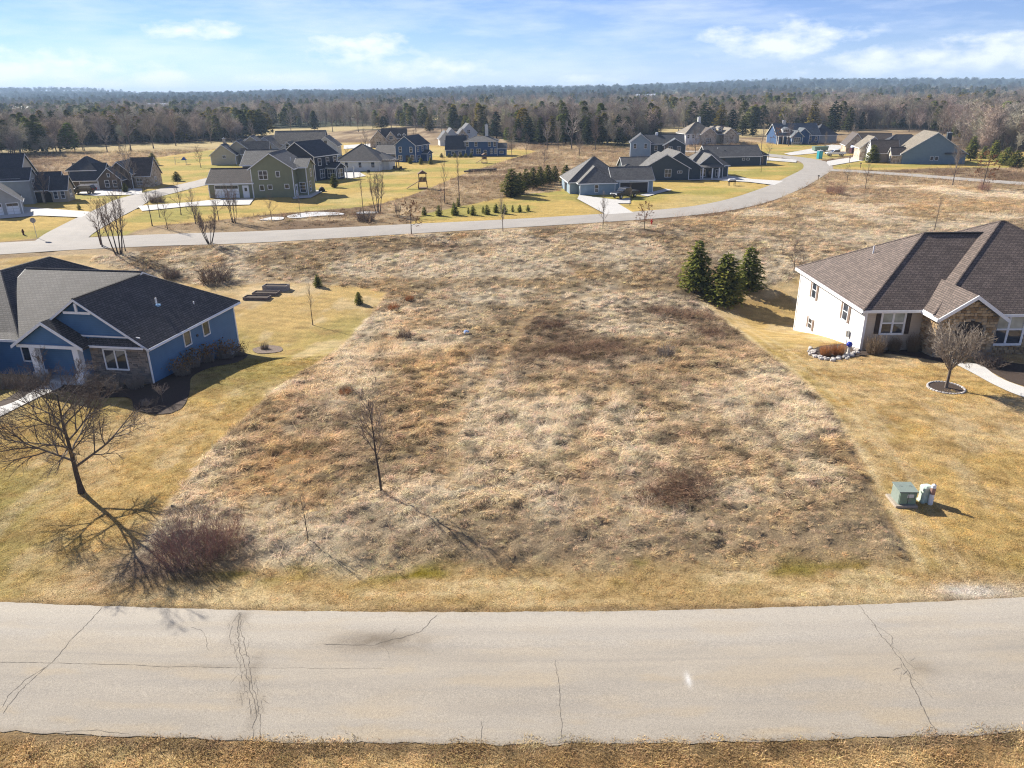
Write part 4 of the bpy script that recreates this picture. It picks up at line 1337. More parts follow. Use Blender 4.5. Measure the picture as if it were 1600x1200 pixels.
h = House("grey_hip_house", (944, 304), 4, "blue grey ranch house with open garage and black pickup outside", sc=0.86)
h.block(-5.5, 2.4, -.1, 9, 2.7, 'hipy', .72, 'greyblue', 'grey', hips=(1, 0))
h.block(-7.4, 5.6, 2.6, 15.2, 2.72, 'hipx', .72, 'greyblue', 'grey')
h.block(2.3, 11.5, 2.2, 9.6, 2.9, 'gx', .62, 'greyblue', 'grey', z0=-2.5)
h.block(3.5, 12, 7.5, 15.5, 3.0, 'hip', .55, 'greyblue', 'grey')
h.win('S', -.1, -1.8, .6, .75, 1.5, 1, 2); h.win('S', 3.0, -6.5, 1.8, .6, .5, 1, 1)
h.part("garage_opening", MB().box(4.0, 10.3, 2.1, 2.18, 0, 2.25), DOORDARK)
fb = MB().box(3.8, 4.0, 2.02, 2.16, 0, 2.45).box(10.3, 10.5, 2.02, 2.16, 0, 2.45).box(4.0, 10.3, 2.02, 2.16, 2.25, 2.45)
h.part("garage_frame", fb, WHITE)
h.part("gable_wall", MB().prism([(11.52, 2.2, 2.9), (11.52, 9.6, 2.9), (11.52, 5.9, 5.1)], (.05, 0, 0)), plain("dark_gable", (.06, .055, .055)), True)
for y in (3.6, 5.6, 7.6):
    h.win('E', 11.5, y, .6, .8, 1.8, 1, 2)
h.part("water_table", MB().box(11.5, 11.62, 2.2, 9.5, -.6, .45), plain("pale_stone", (.42, .44, .45)))
h.part("gable_ornament", MB().tube([(11.68, 5.5, 4.1), (11.68, 5.9, 4.6), (11.68, 6.3, 4.1), (11.68, 5.9, 3.7), (11.68, 5.5, 4.1)], [.09] * 5, 5), BROWNTRIM)

h = House("slate_house", (1074, 281), 3, "dark slate house with white trimmed gables and columned front porch", sc=0.8)
h.block(-12.8, .3, 0, 10, 3.2, 'gy', .55, 'slate', 'grey', oh=.5)
h.block(-8.5, 4.0, 1.2, 15, 3.3, 'gy', .64, 'slate', 'grey', oh=.5)
h.block(3.6, 11.0, 3.5, 13.5, 3.3, 'gy', .8, 'slate', 'grey')
h.block(2.0, 13.5, 6.5, 16, 3.3, 'hip', .75, 'slate', 'grey')
h.block(-17, -7, 5, 14, 3.0, 'gx', .55, 'slate', 'grey')
h.block(6.6, 8.2, 4.4, 8, 5.3, 'gy', .8, 'offwhite', 'grey', z0=4, oh=.2, rh=.2); h.win('S', 4.4, 7.4, 4.6, .9, .7, 2, 1)
h.win('S', 0, -5.6, .9, 1.7, 2.0, 2, 2); h.win('S', 0, -2.3, 1.9, 1.2, .5, 2, 1); h.win('S', 0, -8.2, -1.5, 1.6, 1.0, 2, 1)
for x, y in ((4.4, .6), (7.4, 1.6), (9.6, 2.4)):
    h.column(x, y, -.5, 3.0, .16)
h.part("porch_floor", MB().box(.5, 10, .3, 3.5, -.8, .05), CONC)
h.part("porch_roof", MB().prism([(3.2, .2, 3.1), (11, 2.2, 3.1), (11, 4, 3.9), (3.2, 4, 3.9)], (0, 0, -.18)), SHG['grey'], True)
h.win('S', 3.5, 5.4, .5, 1.3, 1.8, 2, 2); h.door('S', 3.5, 7.3, .05, 1.0, 2.2, DOORDARK); h.win('S', 3.5, 9.6, .5, 1.2, 1.7, 2, 2); h.garage('E', 11, 8.4, 0, 4, 2.3, WOOD)

h = House("pale_gable_house", (1006, 247), -8, "light grey two storey house with dark blue roof behind the slate one", sc=0.83)
h.block(-5, 2.2, -.5, 9, 5.6, 'gy', .75, 'greyblue', 'dark')
h.block(-1, 14, 1.0, 10, 5.0, 'gx', .6, 'slate', 'dark')
h.block(7.0, 14.5, -1.5, 6, 4.6, 'gy', .55, 'slate', 'slateblue')
h.win('S', -.5, -3.4, 3.4, .9, 1.6, 1, 2); h.win('S', -.5, .4, 3.4, .9, 1.6, 1, 2); h.win('S', -1.5, 9.2, 2.4, 1.2, 1.6, 2, 2); h.win('S', -1.5, 12.2, 2.4, 1.2, 1.6, 2, 2); h.win('S', 1.0, 4.2, 2.6, 1.1, 1.5, 1, 2)
h.part("cupola", MB().cbox(4, 4.9, 5, 5.9, 7.4, 8.6, .1), WHITE)

h = House("cream_house", (1074, 226), 6, "cream house with tan hip roof, dormers and white chimney", sc=0.86)
h.block(-1, 12, 0, 12, 4.6, 'hip', .72, 'offwhite', 'sand', corner=False)
h.block(9, 24, 2, 12, 4.2, 'hip', .6, 'cream', 'umber', corner=False)
h.block(5.5, 12.0, -2.0, 6, 4.4, 'gy', .75, VSTONE, 'umber', corner=False)
h.block(15.5, 21, -2, 6, 4.2, 'gy', .85, VSTONE, 'sand', corner=False)
for x in (11.2, 14.2):
    h.block(x, x + 1.6, 2.0, 6, 6.5, 'gy', .7, 'cream', 'sand', z0=5, oh=.2, rh=.15); h.win('S', 2.0, x + .8, 5.5, .8, .8, 1, 1)
h.chimney(6.8, 6.5, 6, 11.0, 1.2, 1.0, SID['offwhite'])
for x in (0.2, 2.4):
    h.win('S', 0, x, 2.6, .9, 1.5, 1, 2)
h.win('S', -2, 8.7, 1, 2.2, 1.6, 3, 2)

h = House("low_dark_house", (1103, 260), 3, "long low charcoal house with brown grey roof near the junction", sc=0.86)
h.block(0, 17, 0, 9, 2.9, 'gx', .62, 'slate', 'grey')
h.block(12.5, 19.5, 1.5, 10.5, 3.0, 'hip', .6, 'slate', 'umber')
for x in (11.6, 13.0):
    h.win('S', 0, x, 1.7, .7, .5, 1, 1)
h.door('S', 0, 5.2, 0, 1.0, 2.1, BROWNTRIM); h.pipe(4.2, 3.0, 4.6, 5.4); h.part("roof_vent", MB().cbox(6.0, 6.5, 2.0, 2.5, 4.2, 4.5, .06), BLACK)

h = House("far_blue_house", (1217, 226), 4, "blue cottage style house with paired front gables and cupola", sc=0.98)
h.block(0, 16.5, 2.5, 12, 3.2, 'gx', .8, 'royal', 'slateblue')
h.block(4.3, 8.4, -1.0, 6, 3.0, 'gy', .85, 'royal', 'slateblue')
h.block(7.2, 11.8, .8, 7, 3.6, 'gy', .85, 'royal', 'slateblue')
h.block(15.5, 24, 4, 13, 3.1, 'hip', .8, 'grey', 'dark')
h.block(2.2, 5.2, 3.2, 7, 5.2, 'gy', .4, 'offwhite', 'slateblue', z0=3.8, oh=.2, rh=.2); h.win('S', 3.2, 3.7, 4.3, 1.8, .8, 3, 1)
h.win('S', -1, 6.3, .8, 2.4, 1.6, 3, 2); h.win('S', 2.5, 13, 1.0, .8, 1.4, 1, 2); h.win('S', 2.5, 15.3, 1.0, .8, 1.4, 1, 2); h.door('S', 2.5, 2.3, 0, 1.0, 2.1, DOORDARK)
for x in (.2, 2.0, 3.6):
    h.column(x, 1.4, -.3, 2.9, .14)
h.part("cupola", MB().cbox(3.6, 4.7, 6.7, 7.8, 6.6, 8.3, .1), METALG)
h.part("stone_base", MB().box(4.4, 8.3, -1.06, -1.0, -.5, .8), VSTONE)

h = House("stone_gable_garage", (1340, 240), -14, "pale stone gabled wing with grey roof beside the maroon trailer", sc=0.85)
h.block(-4.2, 2.2, 0, 11, 3.2, 'gy', 1.15, VSTONE, 'umber', corner=False)
h.block(0, 12, 5.0, 13, 3.4, 'gx', .75, 'stoneish', 'umber', corner=False)
h.win('S', 0, -2.4, .8, .9, 1.6, 1, 2); h.win('S', 0, .5, .8, .9, 1.6, 1, 2)

h = House("big_tan_house", (1408, 256), -12, "large house with pale tan roof, white gables and blue grey side wall", sc=0.8)
h.block(0, 19, 0, 15, 3.4, 'gy', .66, 'steel', 'sand', oh=.6, corner=False)
h.block(-8.0, 0.3, 5.5, 14, 3.2, 'gx', .85, 'stoneish', 'umber', corner=False)
h.part("gable_wall", MB().prism([(-8.06, 5.5, -1), (-8.06, 5.5, 3.2), (-8.06, 9.75, 6.8), (-8.06, 14, 3.2), (-8.06, 14, -1)], (-.05, 0, 0)), SID['white'], True)
h.block(-3.0, 1.0, .6, 5.0, 2.9, 'gx', .9, VSTONE, 'umber', corner=False)
h.block(-5, 12, 10, 22, 4.0, 'hip', .7, 'stoneish', 'dark', corner=False)
h.block(-10, -2, 14.5, 24, 4.2, 'gy', .85, VSTONE, 'sand', corner=False)
h.garage('W', -8.1, 9.75, 0, 5.2, 2.4); h.win('W', -3.0, 2.8, .8, 1.5, 1.5, 2, 2)
h.win('S', 0, 9.0, 1.2, .9, 1.1, 1, 1); h.win('S', 0, 10.4, 1.2, .9, 1.1, 1, 1)
h.part("porch_roof", MB().prism([(12.5, -.6, 3.3), (19, -.6, 3.3), (19, 0, 3.6), (12.5, 0, 3.6)], (0, 0, -.2)), SHG['dark'], True)
h.chimney(14.5, 5, 6.5, 9.4, 1.4, 1.2, SID['slate'])

h = House("brown_house", (160, 296), 4, "brown shingled house with white garage door and layered gables", sc=0.76)
h.block(-8.6, .4, 0, 9, 2.8, 'gx', .9, 'brown', 'dark')
h.block(-9.8, -2, 2.5, 12, 5.4, 'hip', .8, 'brown', 'dark')
h.block(-.2, 6.2, -1.2, 8, 2.9, 'gy', .95, 'brown', 'slateblue')
h.block(1.2, 8.0, 2.0, 12, 4.2, 'gy', .9, 'brown', 'slateblue')
h.block(6.5, 12.5, 3.5, 12.5, 3.4, 'gx', 1.0, VSTONE, 'umber', corner=False)
h.garage('S', 0, -3.4, 0, 4.9, 2.3); h.win('S', 2.5, -7.4, 3.6, 1.7, 1.6, 2, 2); h.win('S', -1.2, 2.2, .8, 1.1, 1.8, 1, 2); h.win('S', -1.2, 4.4, .8, 1.1, 1.8, 1, 2)
h.win('S', -1.2, 3.0, 3.6, .6, .9, 1, 1); h.win('E', 12.5, 7.5, .8, 1.6, 1.7, 2, 2); h.win('S', 3.5, 9.4, .8, 1.5, 1.7, 2, 2)

h = House("stone_grey_house", (40, 319), 14, "two storey beige house with arched entry and near black roof", sc=0.88)
h.block(-14, 0, 0, 11, 5.6, 'gx', .78, 'tan', 'dark', corner=False)
h.block(-3.5, 1.8, -.5, 4.5, 5.2, 'gx', .8, 'grey', 'dark', corner=False)
h.block(1.5, 6.6, 1.5, 8, 2.9, 'gx', .95, 'tan', 'dark', corner=False)
h.block(5.2, 8.2, 1.0, 6, 2.8, 'gx', .95, 'stoneish', 'dark', corner=False)
h.win('E', 1.8, 2.0, .7, 1.5, 1.6, 2, 2); h.win('E', 1.8, 2.0, 3.4, 1.5, 1.6, 2, 2); h.win('S', -.5, -1.6, .7, .9, 1.6, 1, 2); h.win('E', 8.2, 3.5, .8, 1.5, 1.6, 2, 2); h.door('S', 1.5, 2.4, 0, .9, 2.1, DOORDARK)
h.part("entry_arch", MB().prism([(3.4, 1.46, 0), (4.9, 1.46, 0), (4.9, 1.46, 1.7), (4.6, 1.46, 2.25), (4.15, 1.46, 2.45), (3.7, 1.46, 2.25), (3.4, 1.46, 1.7)], (0, .03, 0)), DOORDARK)
h.win('S', 1.0, 5.9, .8, .7, 1.5, 1, 2); h.win('S', 1.0, 7.3, .8, .7, 1.5, 1, 2); h.win('E', 6.6, 4.7, 3.4, .9, 1.1, 1, 2)

h = House("blue_grey_garage", (32, 333), 30, "blue grey gabled garage with two white doors at the picture edge", "garage", sc=0.85)
h.block(-8, 0, 0, 10, 2.8, 'gy', .9, 'steel', 'dark')
h.block(-6.4, .6, -1.0, 4, 2.7, 'gy', .85, 'grey', 'dark')
h.garage('S', -1.0, -4.2, 0, 2.6, 2.2, lights=True); h.garage('S', -1.0, -1.0, 0, 2.0, 2.2)

for i, (px, py, wd, lab) in enumerate(((252, 176, 30, "distant long white barn roof among the western trees"), (30, 184, 16, "distant small white barn above the pine wood"), (1010, 158, 30, "distant pale shed on a clearing before the ridge"))):
    h = House("barn", (px, py), (8, -12, 5)[i], lab, "barn")
    h.block(-wd / 2, wd / 2, 0, 12, 7, 'gx', .5, 'white', plain("white_metal_roof", (.75, .76, .78), .4), corner=False)

# ------------------------------------------------------------------ bare trees
def grow(rnd, h, trunk_h, r0, lean=(0, 0), n_main=7, up=.55, spread=1.0, levels=3, dens=1.0, top=True, wig=.12, len1=.5):
    """branch lines of a leafless tree: list of (level, points, radii)"""
    out = []
    def line(p, d, L, r, r1, seg, wigk, lift):
        pts, rad = [p.copy()], [r]
        for i in range(seg):
            d = (d + Vector((rnd.uniform(-1, 1), rnd.uniform(-1, 1), rnd.uniform(-.7, 1))) * wigk + Vector((0, 0, lift))).normalized()
            p = p + d * (L / seg)
            pts.append(p.copy())
            rad.append(r + (r1 - r) * ((i + 1) / seg))
        return pts, rad, d
    tl = Vector((lean[0], lean[1], 1)).normalized()
    H = h if top else trunk_h
    tp, tr_, _ = line(Vector((0, 0, -.15)), tl, H + .15, r0, r0 * (.18 if top else .62), 9, wig * .35, .08)
    tr_[0] *= 1.45
    out.append((0, tp, tr_))
    def at(pts, rad, t):
        k = min(int(t * (len(pts) - 1)), len(pts) - 2)
        f = t * (len(pts) - 1) - k
        return pts[k].lerp(pts[k + 1], f), rad[k] + (rad[k + 1] - rad[k]) * f, (pts[k + 1] - pts[k]).normalized()
    def kids(pts, rad, lev, L, n, t0):
        if lev > levels:
            return
        for i in range(n):
            t = t0 + (1 - t0) * (i + rnd.random()) / n if lev > 1 else t0 + (1 - t0) * (i + rnd.uniform(.1, .9)) / n
            p, r, d = at(pts, rad, min(t, .995))
            a = rnd.uniform(0, 6.283) if lev > 1 else i * 2.4 + rnd.uniform(-.4, .4)
            if lev == 1:
                side = Vector((math.cos(a), math.sin(a), 0))
                dd = (side * spread + Vector((0, 0, up * (0.6 + 1.0 * t)))).normalized()
                LL = L * (1.12 - .55 * t) * rnd.uniform(.8, 1.15)
            else:
                perp = d.cross(Vector((math.cos(a), math.sin(a), .3))).normalized()
                dd = (d * .85 + perp * rnd.uniform(.5, .95) + Vector((0, 0, .18 * up))).normalized()
                LL = L * (1.15 - .6 * t) * rnd.uniform(.65, 1.15)
            rr = max(.005, min(r * .68, LL * .016 + .003))
            q, qr, _ = line(p, dd, LL, rr, max(.004, rr * .25), 5 if lev < 3 else 3, wig, .05 * up)
            out.append((lev, q, qr))
            kids(q, qr, lev + 1, LL * .56, max(2, int((7, 6, 5, 4)[min(lev, 3)] * dens)), .18)
    kids(tp, tr_, 1, h * len1, n_main, trunk_h / H if top else .72)
    return out
def bare_meshes(seed, mt=None, mc=None, twig=1.0, **k):
    L = grow(random.Random(seed), **k)
    t, c = MB(), MB()
    for lev, p, r in L:
        if lev == 0:
            t.tube(p, r, 9)
        else:
            c.tube(p, [x * twig for x in r] if lev > 1 else r, 5 if lev == 1 else 3, cap=False)
    return t.mesh("trunk", mt or BARK, True, False), c.mesh("crown", mc or TWIG, False, False)
def bush_mesh(seed, h, w, n, mat, r=.012, fork=3, name="stems", wig=.24):
    rnd = random.Random(seed)
    m = MB()
    for i in range(n):
        a, q = rnd.uniform(0, 6.283), math.sqrt(rnd.random())
        p = Vector((math.cos(a) * q * w * .34, math.sin(a) * q * w * .34, -.05))
        a += rnd.gauss(0, .9)
        d = Vector((math.cos(a) * rnd.uniform(0, .75), math.sin(a) * rnd.uniform(0, .75), 1)).normalized()
        L = h * rnd.uniform(.3, 1.1) * (1.05 - .45 * q * q)
        pts = [p]
        for k in range(4):
            d = (d + Vector((rnd.uniform(-1, 1), rnd.uniform(-1, 1), rnd.uniform(-.45, .4))) * wig).normalized()
            pts.append(pts[-1] + d * L / 4)
        m.tube(pts, [r, r * .85, r * .7, r * .5, r * .25], 3, False)
        for f in range(fork):
            k = rnd.randint(1, 3)
            b = pts[k].lerp(pts[k + 1], rnd.random())
            dd = (d * .6 + Vector((rnd.uniform(-1, 1), rnd.uniform(-1, 1), rnd.uniform(-.2, .7)))).normalized()
            l2 = L * rnd.uniform(.15, .4)
            m.tube([b, b + dd * l2 * .5 + Vector((0, 0, .02)), b + dd * l2], [r * .6, r * .45, r * .2], 3, False)
    return m.mesh(name, mat, False, False)
def leaf_cloud(pts, size, rnd, name, mat, nrm_up=.3):
    """small separate leaves (one quad each) round the given points"""
    v, f, sh = [], [], []
    for p in pts:
        s = size * rnd.uniform(.6, 1.3)
        a = Vector((rnd.gauss(0, 1), rnd.gauss(0, 1), rnd.gauss(0, 1) + nrm_up)).normalized()
        t = a.cross(Vector((rnd.gauss(0, 1), rnd.gauss(0, 1), rnd.gauss(0, 1)))).normalized()
        u = a.cross(t)
        k = len(v)
        v += [tuple(p + t * s), tuple(p + u * s * .6), tuple(p - t * s), tuple(p - u * s * .6)]
        f.append((k, k + 1, k + 2, k + 3))
        q = rnd.random()
        sh += [q] * 4
    return np_mesh(name, v, f, mat, {"shade": ('FLOAT', sh)})
def place_tree(name, px, py, top, meshes, base_h, label, group=None, cat="tree", rz=None, sx=1.0, extra=None, hm=None):
    g = G(px, py)
    hh = hm or hpx(px, py, top)
    s = hh / base_h
    o = root(name, g, rz if rz is not None else random.uniform(0, 6.28), label, cat, group)
    o.scale = (s * sx, s * sx, s)
    link("trunk", meshes[0], o)
    link("crown", meshes[1], o)
    if extra:
        link("leaves", extra, o)
    return o

T_BIG = bare_meshes(21, BARKD, BARK, 1.25, h=7.6, trunk_h=1.9, r0=.19, lean=(.03, .02), n_main=15, up=.46, spread=1.0, levels=4, dens=1.7, len1=.70, wig=.22)
place_tree("bare_oak_tree", 128, 770, 0, T_BIG, 7.4, "large bare oak standing on the blue house lawn", hm=5.9, rz=.6)
T_SLIM = bare_meshes(5, BARKD, TWIG, 1.3, h=6.2, trunk_h=2.4, r0=.085, lean=(-.03, .03), n_main=14, up=1.0, spread=.75, levels=4, dens=.95, len1=.40, wig=.15)
place_tree("slender_tree", 597, 773, 0, T_SLIM, 6.2, "slender bare tree standing alone in the dry lot", hm=5.5, rz=1.1)
T_GLOBE = bare_meshes(8, BARK, TWIGG, 1.5, h=5.4, trunk_h=1.7, r0=.12, n_main=18, up=.95, spread=.9, levels=4, dens=1.2, top=False, len1=.74, wig=.12)
place_tree("ornamental_tree", 1478, 607, 0, T_GLOBE, 5.4, "round headed bare ornamental tree in a stone ringed bed", hm=5.7, rz=.2)
T_A = bare_meshes(31, BARKD, TWIG, 1.4, h=6, trunk_h=1.8, r0=.09, n_main=10, up=.8, spread=.75, levels=3, dens=1.0, len1=.42)
T_B = bare_meshes(32, BARK, TWIGG, 1.4, h=6, trunk_h=1.5, r0=.085, n_main=12, up=1.2, spread=.5, levels=3, dens=1.0, len1=.40)
T_C = bare_meshes(33, BARKD, TWIG, 1.3, h=6, trunk_h=2.4, r0=.07, n_main=9, up=1.3, spread=.35, levels=2, dens=1.2, len1=.34)
T_D = bare_meshes(34, BARKD, TWIG, 1.4, h=6, trunk_h=1.7, r0=.10, n_main=11, up=.25, spread=1.0, levels=3, dens=.9, len1=.40)
T_E = bare_meshes(35, BARK, TWIG, 1.5, h=6, trunk_h=1.6, r0=.10, n_main=13, up=.7, spread=.8, levels=3, dens=1.25, len1=.46)
T_F = bare_meshes(36, BARK, TWIGG, 1.6, h=6, trunk_h=1.2, r0=.10, n_main=14, up=.9, spread=.7, levels=3, dens=1.3, len1=.46)
def leaves_on(seed, **k):
    L = grow(random.Random(seed), **k)
    rnd = random.Random(seed)
    pts = []
    for lev, p, r in L:
        if lev >= 2:
            for _ in range(3):
                i = rnd.randint(0, len(p) - 2)
                pts.append(p[i].lerp(p[i + 1], rnd.random()))
    return leaf_cloud(pts, .11, rnd, "leaves", OAKLEAF)
L_D = leaves_on(34, h=6, trunk_h=1.7, r0=.10, n_main=11, up=.25, spread=1.0, levels=3, dens=.9, len1=.40)
def multi(seed, n, h, mt, mc, sp=.5):
    """several stems from one stool"""
    rnd = random.Random(seed)
    t, c = MB(), MB()
    for i in range(n):
        a = i * 6.283 / n + rnd.uniform(-.4, .4)
        k = rnd.uniform(.7, 1.0)
        for lev, p, r in grow(rnd, h=h * k, trunk_h=h * .3, r0=.07, lean=(math.cos(a) * sp * .5, math.sin(a) * sp * .5), n_main=11, up=1.2, spread=.55, levels=3, dens=1.1, len1=.34):
            off = Vector((math.cos(a) * .22, math.sin(a) * .22, 0))
            p = [q + off for q in p]
            if lev == 0:
                t.tube(p, r, 6)
            else:
                c.tube(p, [x * 1.4 for x in r], 3, False)
    return t.mesh("trunk", mt, True, False), c.mesh("crown", mc, False, False)
T_M = multi(3, 4, 6, BARKD, TWIG)
T_V = multi(4, 7, 6, BARKD, TWIG, .9)
GRP = "bare young trees along the far road"
BT = [("sapling_tree", 489, 508, 448, T_C, "thin young tree on the mown lawn behind the blue house"),
      ("sapling_clump", 186, 398, 298, T_M, "tall clump of bare stems rising behind the blue house roof"),
      ("leaning_tree", 238, 353, 284, T_C, "dark leaning bare tree beside the street corner"),
      ("small_tree", 262, 358, 318, T_A, "small bare tree just right of the leaning one"),
      ("small_tree", 283, 336, 290, T_A, "bare tree on the green verge before the sage house drive"),
      ("small_tree", 250, 340, 296, T_C, "thin bare tree between the leaning tree and the street"),
      ("vase_shrub_tree", 328, 381, 322, T_V, "many stemmed bare shrub at the near edge of the far road"),
      ("stem_clump", 366, 348, 288, T_M, "clump of dark stems in front of the sage house"),
      ("small_tree", 425, 345, 308, T_A, "small bare tree beside the snow strip"),
      ("thin_tree", 568, 334, 276, T_C, "thin bare tree left of the forked clump by the ditch"),
      ("stem_clump", 591, 333, 266, T_M, "forked clump of tall bare stems by the ditch"),
      ("pole_tree", 695, 318, 248, T_C, "tall pale sapling in the brown scrub"),
      ("pole_tree", 718, 318, 246, T_C, "tall pale sapling to the right of its twin in the scrub"),
      ("street_tree", 786, 363, 312, T_B, "upright bare street tree beside the small evergreens"),
      ("street_tree", 942, 359, 308, T_B, "upright bare street tree across from the concrete drive"),
      ("yard_tree", 984, 321, 289, T_C, "small bare yard tree in front of the black pickup"),
      ("roadside_tree", 1323, 289, 262, T_A, "small bare tree near the junction bushes"),
      ("roadside_tree", 1352, 296, 258, T_A, "bare roadside tree right of the junction bushes"),
      ("pale_tree", 1488, 291, 230, T_B, "pale upright bare tree before the large tan house"),
      ("yard_tree", 1189, 235, 198, T_B, "bare tree in front of the far blue cottage"),
      ("yard_tree", 1189, 269, 240, T_C, "thin bare tree on the lawn inside the road bend"),
      ("yard_tree", 1288, 236, 210, T_B, "bare tree behind the white pickup"),
      ("thin_tree", 1460, 360, 312, T_C, "thin bare tree standing behind the tan house ridge"),
      ("thin_tree", 1250, 435, 392, T_A, "bare tree just behind the white side wall"),
      ("yard_tree", 822, 246, 214, T_A, "bare tree in the scrub behind the arborvitae row"),
      ("yard_tree", 1200, 250, 222, T_A, "small bare tree beside the low charcoal house"),
      ("scrub_tree", 622, 340, 318, T_V, "low bare bush tree at the end of the ditch"),
      ("small_tree", 1040, 262, 226, T_A, "bare tree behind the slate house ridge")]
BT += [("yard_tree", 72, 318, 270, T_E, "bare tree before the arched entry of the beige house"), ("yard_tree", 206, 296, 236, T_F, "tall pale bare tree at the right end of the brown house"),
       ("yard_tree", 186, 300, 262, T_E, "dark bare tree hiding the brown house gable"), ("yard_tree", 222, 286, 252, T_E, "bare tree on the lawn edge right of the brown house"), ("yard_tree", 314, 262, 232, T_E, "bare tree left of the olive tan house"),
       ("verge_tree", 160, 386, 322, T_E, "bare tree at the side street mouth"), ("verge_tree", 196, 392, 330, T_C, "thin bare tree right of the tall stem clump"), ("verge_tree", 306, 350, 305, T_F, "bare tree near the sage house garage"),
       ("yard_tree", 342, 345, 300, T_E, "bare tree between the road and the sage garage door"), ("yard_tree", 470, 340, 304, T_C, "thin bare tree behind the snow strip"), ("yard_tree", 545, 262, 236, T_E, "bare tree between the navy and white houses"),
       ("yard_tree", 572, 238, 208, T_F, "bare tree behind the white house roof"), ("yard_tree", 650, 236, 206, T_E, "bare tree behind the bright blue house"), ("yard_tree", 800, 246, 208, T_F, "pale bare tree in the scrub right of the chimney house"),
       ("scrub_tree", 850, 262, 232, T_E, "bare tree in the middle of the brown scrub"), ("scrub_tree", 905, 244, 212, T_F, "pale bare tree at the back of the brown scrub"), ("yard_tree", 1086, 244, 206, T_E, "bare tree behind the low charcoal house"),
       ("yard_tree", 1232, 228, 196, T_E, "bare tree at the blue cottage drive"), ("yard_tree", 1330, 232, 200, T_F, "bare tree left of the stone gables"), ("yard_tree", 1494, 262, 216, T_E, "bare tree at the end of the large tan house"),
       ("field_tree", 690, 330, 300, T_A, "small bare tree at the head of the planted line"), ("field_tree", 1240, 426, 380, T_E, "bare tree standing left behind the white side wall"), ("field_tree", 448, 418, 396, T_A, "little bare tree in the field above the raised beds")]
for n, px, py, top, ms, lab in BT:
    place_tree(n, px, py, top, ms, 6.0, lab, GRP if 300 < px < 1000 and py > 300 else None)
for n, px, py, top, lab in (("oak_sapling", 643, 367, 316, "young oak holding rusty leaves beside the far road"), ("oak_sapling", 1007, 359, 318, "young oak with rusty leaves near the red hydrant"),
                            ("oak_sapling", 1534, 297, 240, "young oak with rusty leaves right of the pale tree"), ("oak_sapling", 1213, 226, 200, "small rusty leaved tree at the blue cottage corner")):
    place_tree(n, px, py, top, T_D, 6.0, lab, "young oaks that kept their leaves", extra=L_D)

# ------------------------------------------------------------------ shrubs
def place_bush(name, px, py, me, label, s=(1, 1, 1), group=None, rz=None, part="stems", cat="shrub", z=0.0):
    g = G(px, py)
    o = root(name, (g.x, g.y, g.z + z), random.uniform(0, 6.28) if rz is None else rz, label, cat, group)
    o.scale = s
    link(part, me, o)
    return o
B_RED = bush_mesh(1, 2.0, 3.8, 230, TWIGR, .009, 6)
B_BRN = bush_mesh(2, 1.6, 2.4, 260, TWIG, .012, 4)
B_WEED = bush_mesh(9, 1.6, 3.0, 260, bark('twig_rust', (.25, .15, .09)), .010, 4)
B_PALE = bush_mesh(3, 1.0, 1.5, 240, TWIGG, .011, 4)
B_RND = bush_mesh(6, 1.05, 1.6, 520, bark("twig_ochre", (.22, .16, .10)), .010, 5)
TWIGO = bark("orange_grass", (.42, .19, .065))
B_ORG = bush_mesh(7, 1.25, 1.3, 420, TWIGO, .010, 1, "blades", .10)
place_bush("red_dogwood", 300, 868, B_RED, "wide thicket of dark red stems at the lot corner", (1.2, 1.0, 1.2))
place_bush("red_dogwood", 352, 850, B_RED, "smaller dark red thicket joined to the wide one", (.8, .8, .65))
place_bush("bare_shrub", 414, 546, B_PALE, "small bare shrub in the oval bed on the lawn", (.6, .6, .8))
place_bush("bare_shrub", 338, 441, B_BRN, "broad bare brown shrub beyond the blue house", (2.0, 2.0, 1.7))
place_bush("bare_shrub", 268, 434, B_BRN, "low bare shrub left of the broad brown one", (1.1, 1.1, 1.0))
place_bush("bare_shrub", 1040, 562, B_PALE, "pale pinkish bare shrub in the middle of the lot", (1.2, 1.2, 1.6))
place_bush("bare_shrub", 632, 531, B_BRN, "dark twiggy shrub in the lot near the lawn edge", (.7, .7, .8))
place_tree("thin_sapling", 482, 850, 0, T_C, 6.0, "thin leaning sapling low in the lot", hm=2.6)
place_bush("bare_shrub", 572, 345, B_BRN, "tan bush beside the melting snow", (1.6, 1.6, 1.3))
place_bush("bare_shrub", 1305, 304, B_RED, "reddish bare bush in the angle of the junction", (1.2, 1.2, 1.3))
place_bush("bare_shrub", 1536, 298, B_RED, "reddish stems under the rusty young oak", (.8, .8, 1.2))
place_bush("bare_shrub", 245, 316, B_BRN, "round bare bush at the street island", (1.5, 1.5, 1.2))
for i, (px, py, s) in enumerate(((900, 552, 1.3), (940, 548, 1.2), (870, 556, 1.0), (860, 512, 1.0), (1055, 770, 1.2), (1085, 765, 1.1), (1030, 780, 1.0), (1060, 492, 1.3), (1095, 497, 1.1), (1030, 488, 1.0), (1110, 525, 1.0))):
    place_bush("weed_patch", px, py, B_WEED, ["brown weed stand, first of three at the heart of the lot", "brown weed stand, right one at the heart of the lot", "brown weed stand, left one at the heart of the lot", "lone brown weed stand above the heart of the lot",
               "brown weed stand low in the lot, middle one", "brown weed stand low in the lot, right one", "brown weed stand low in the lot, left one", "brown weed stand near the spruces, middle one", "brown weed stand near the spruces, right one", "brown weed stand near the spruces, left one", "brown weed stand below the one nearest the spruces"][i],
               (s * 1.25, s * 1.0, .55), "brown weed stands in the lot", cat="weeds")
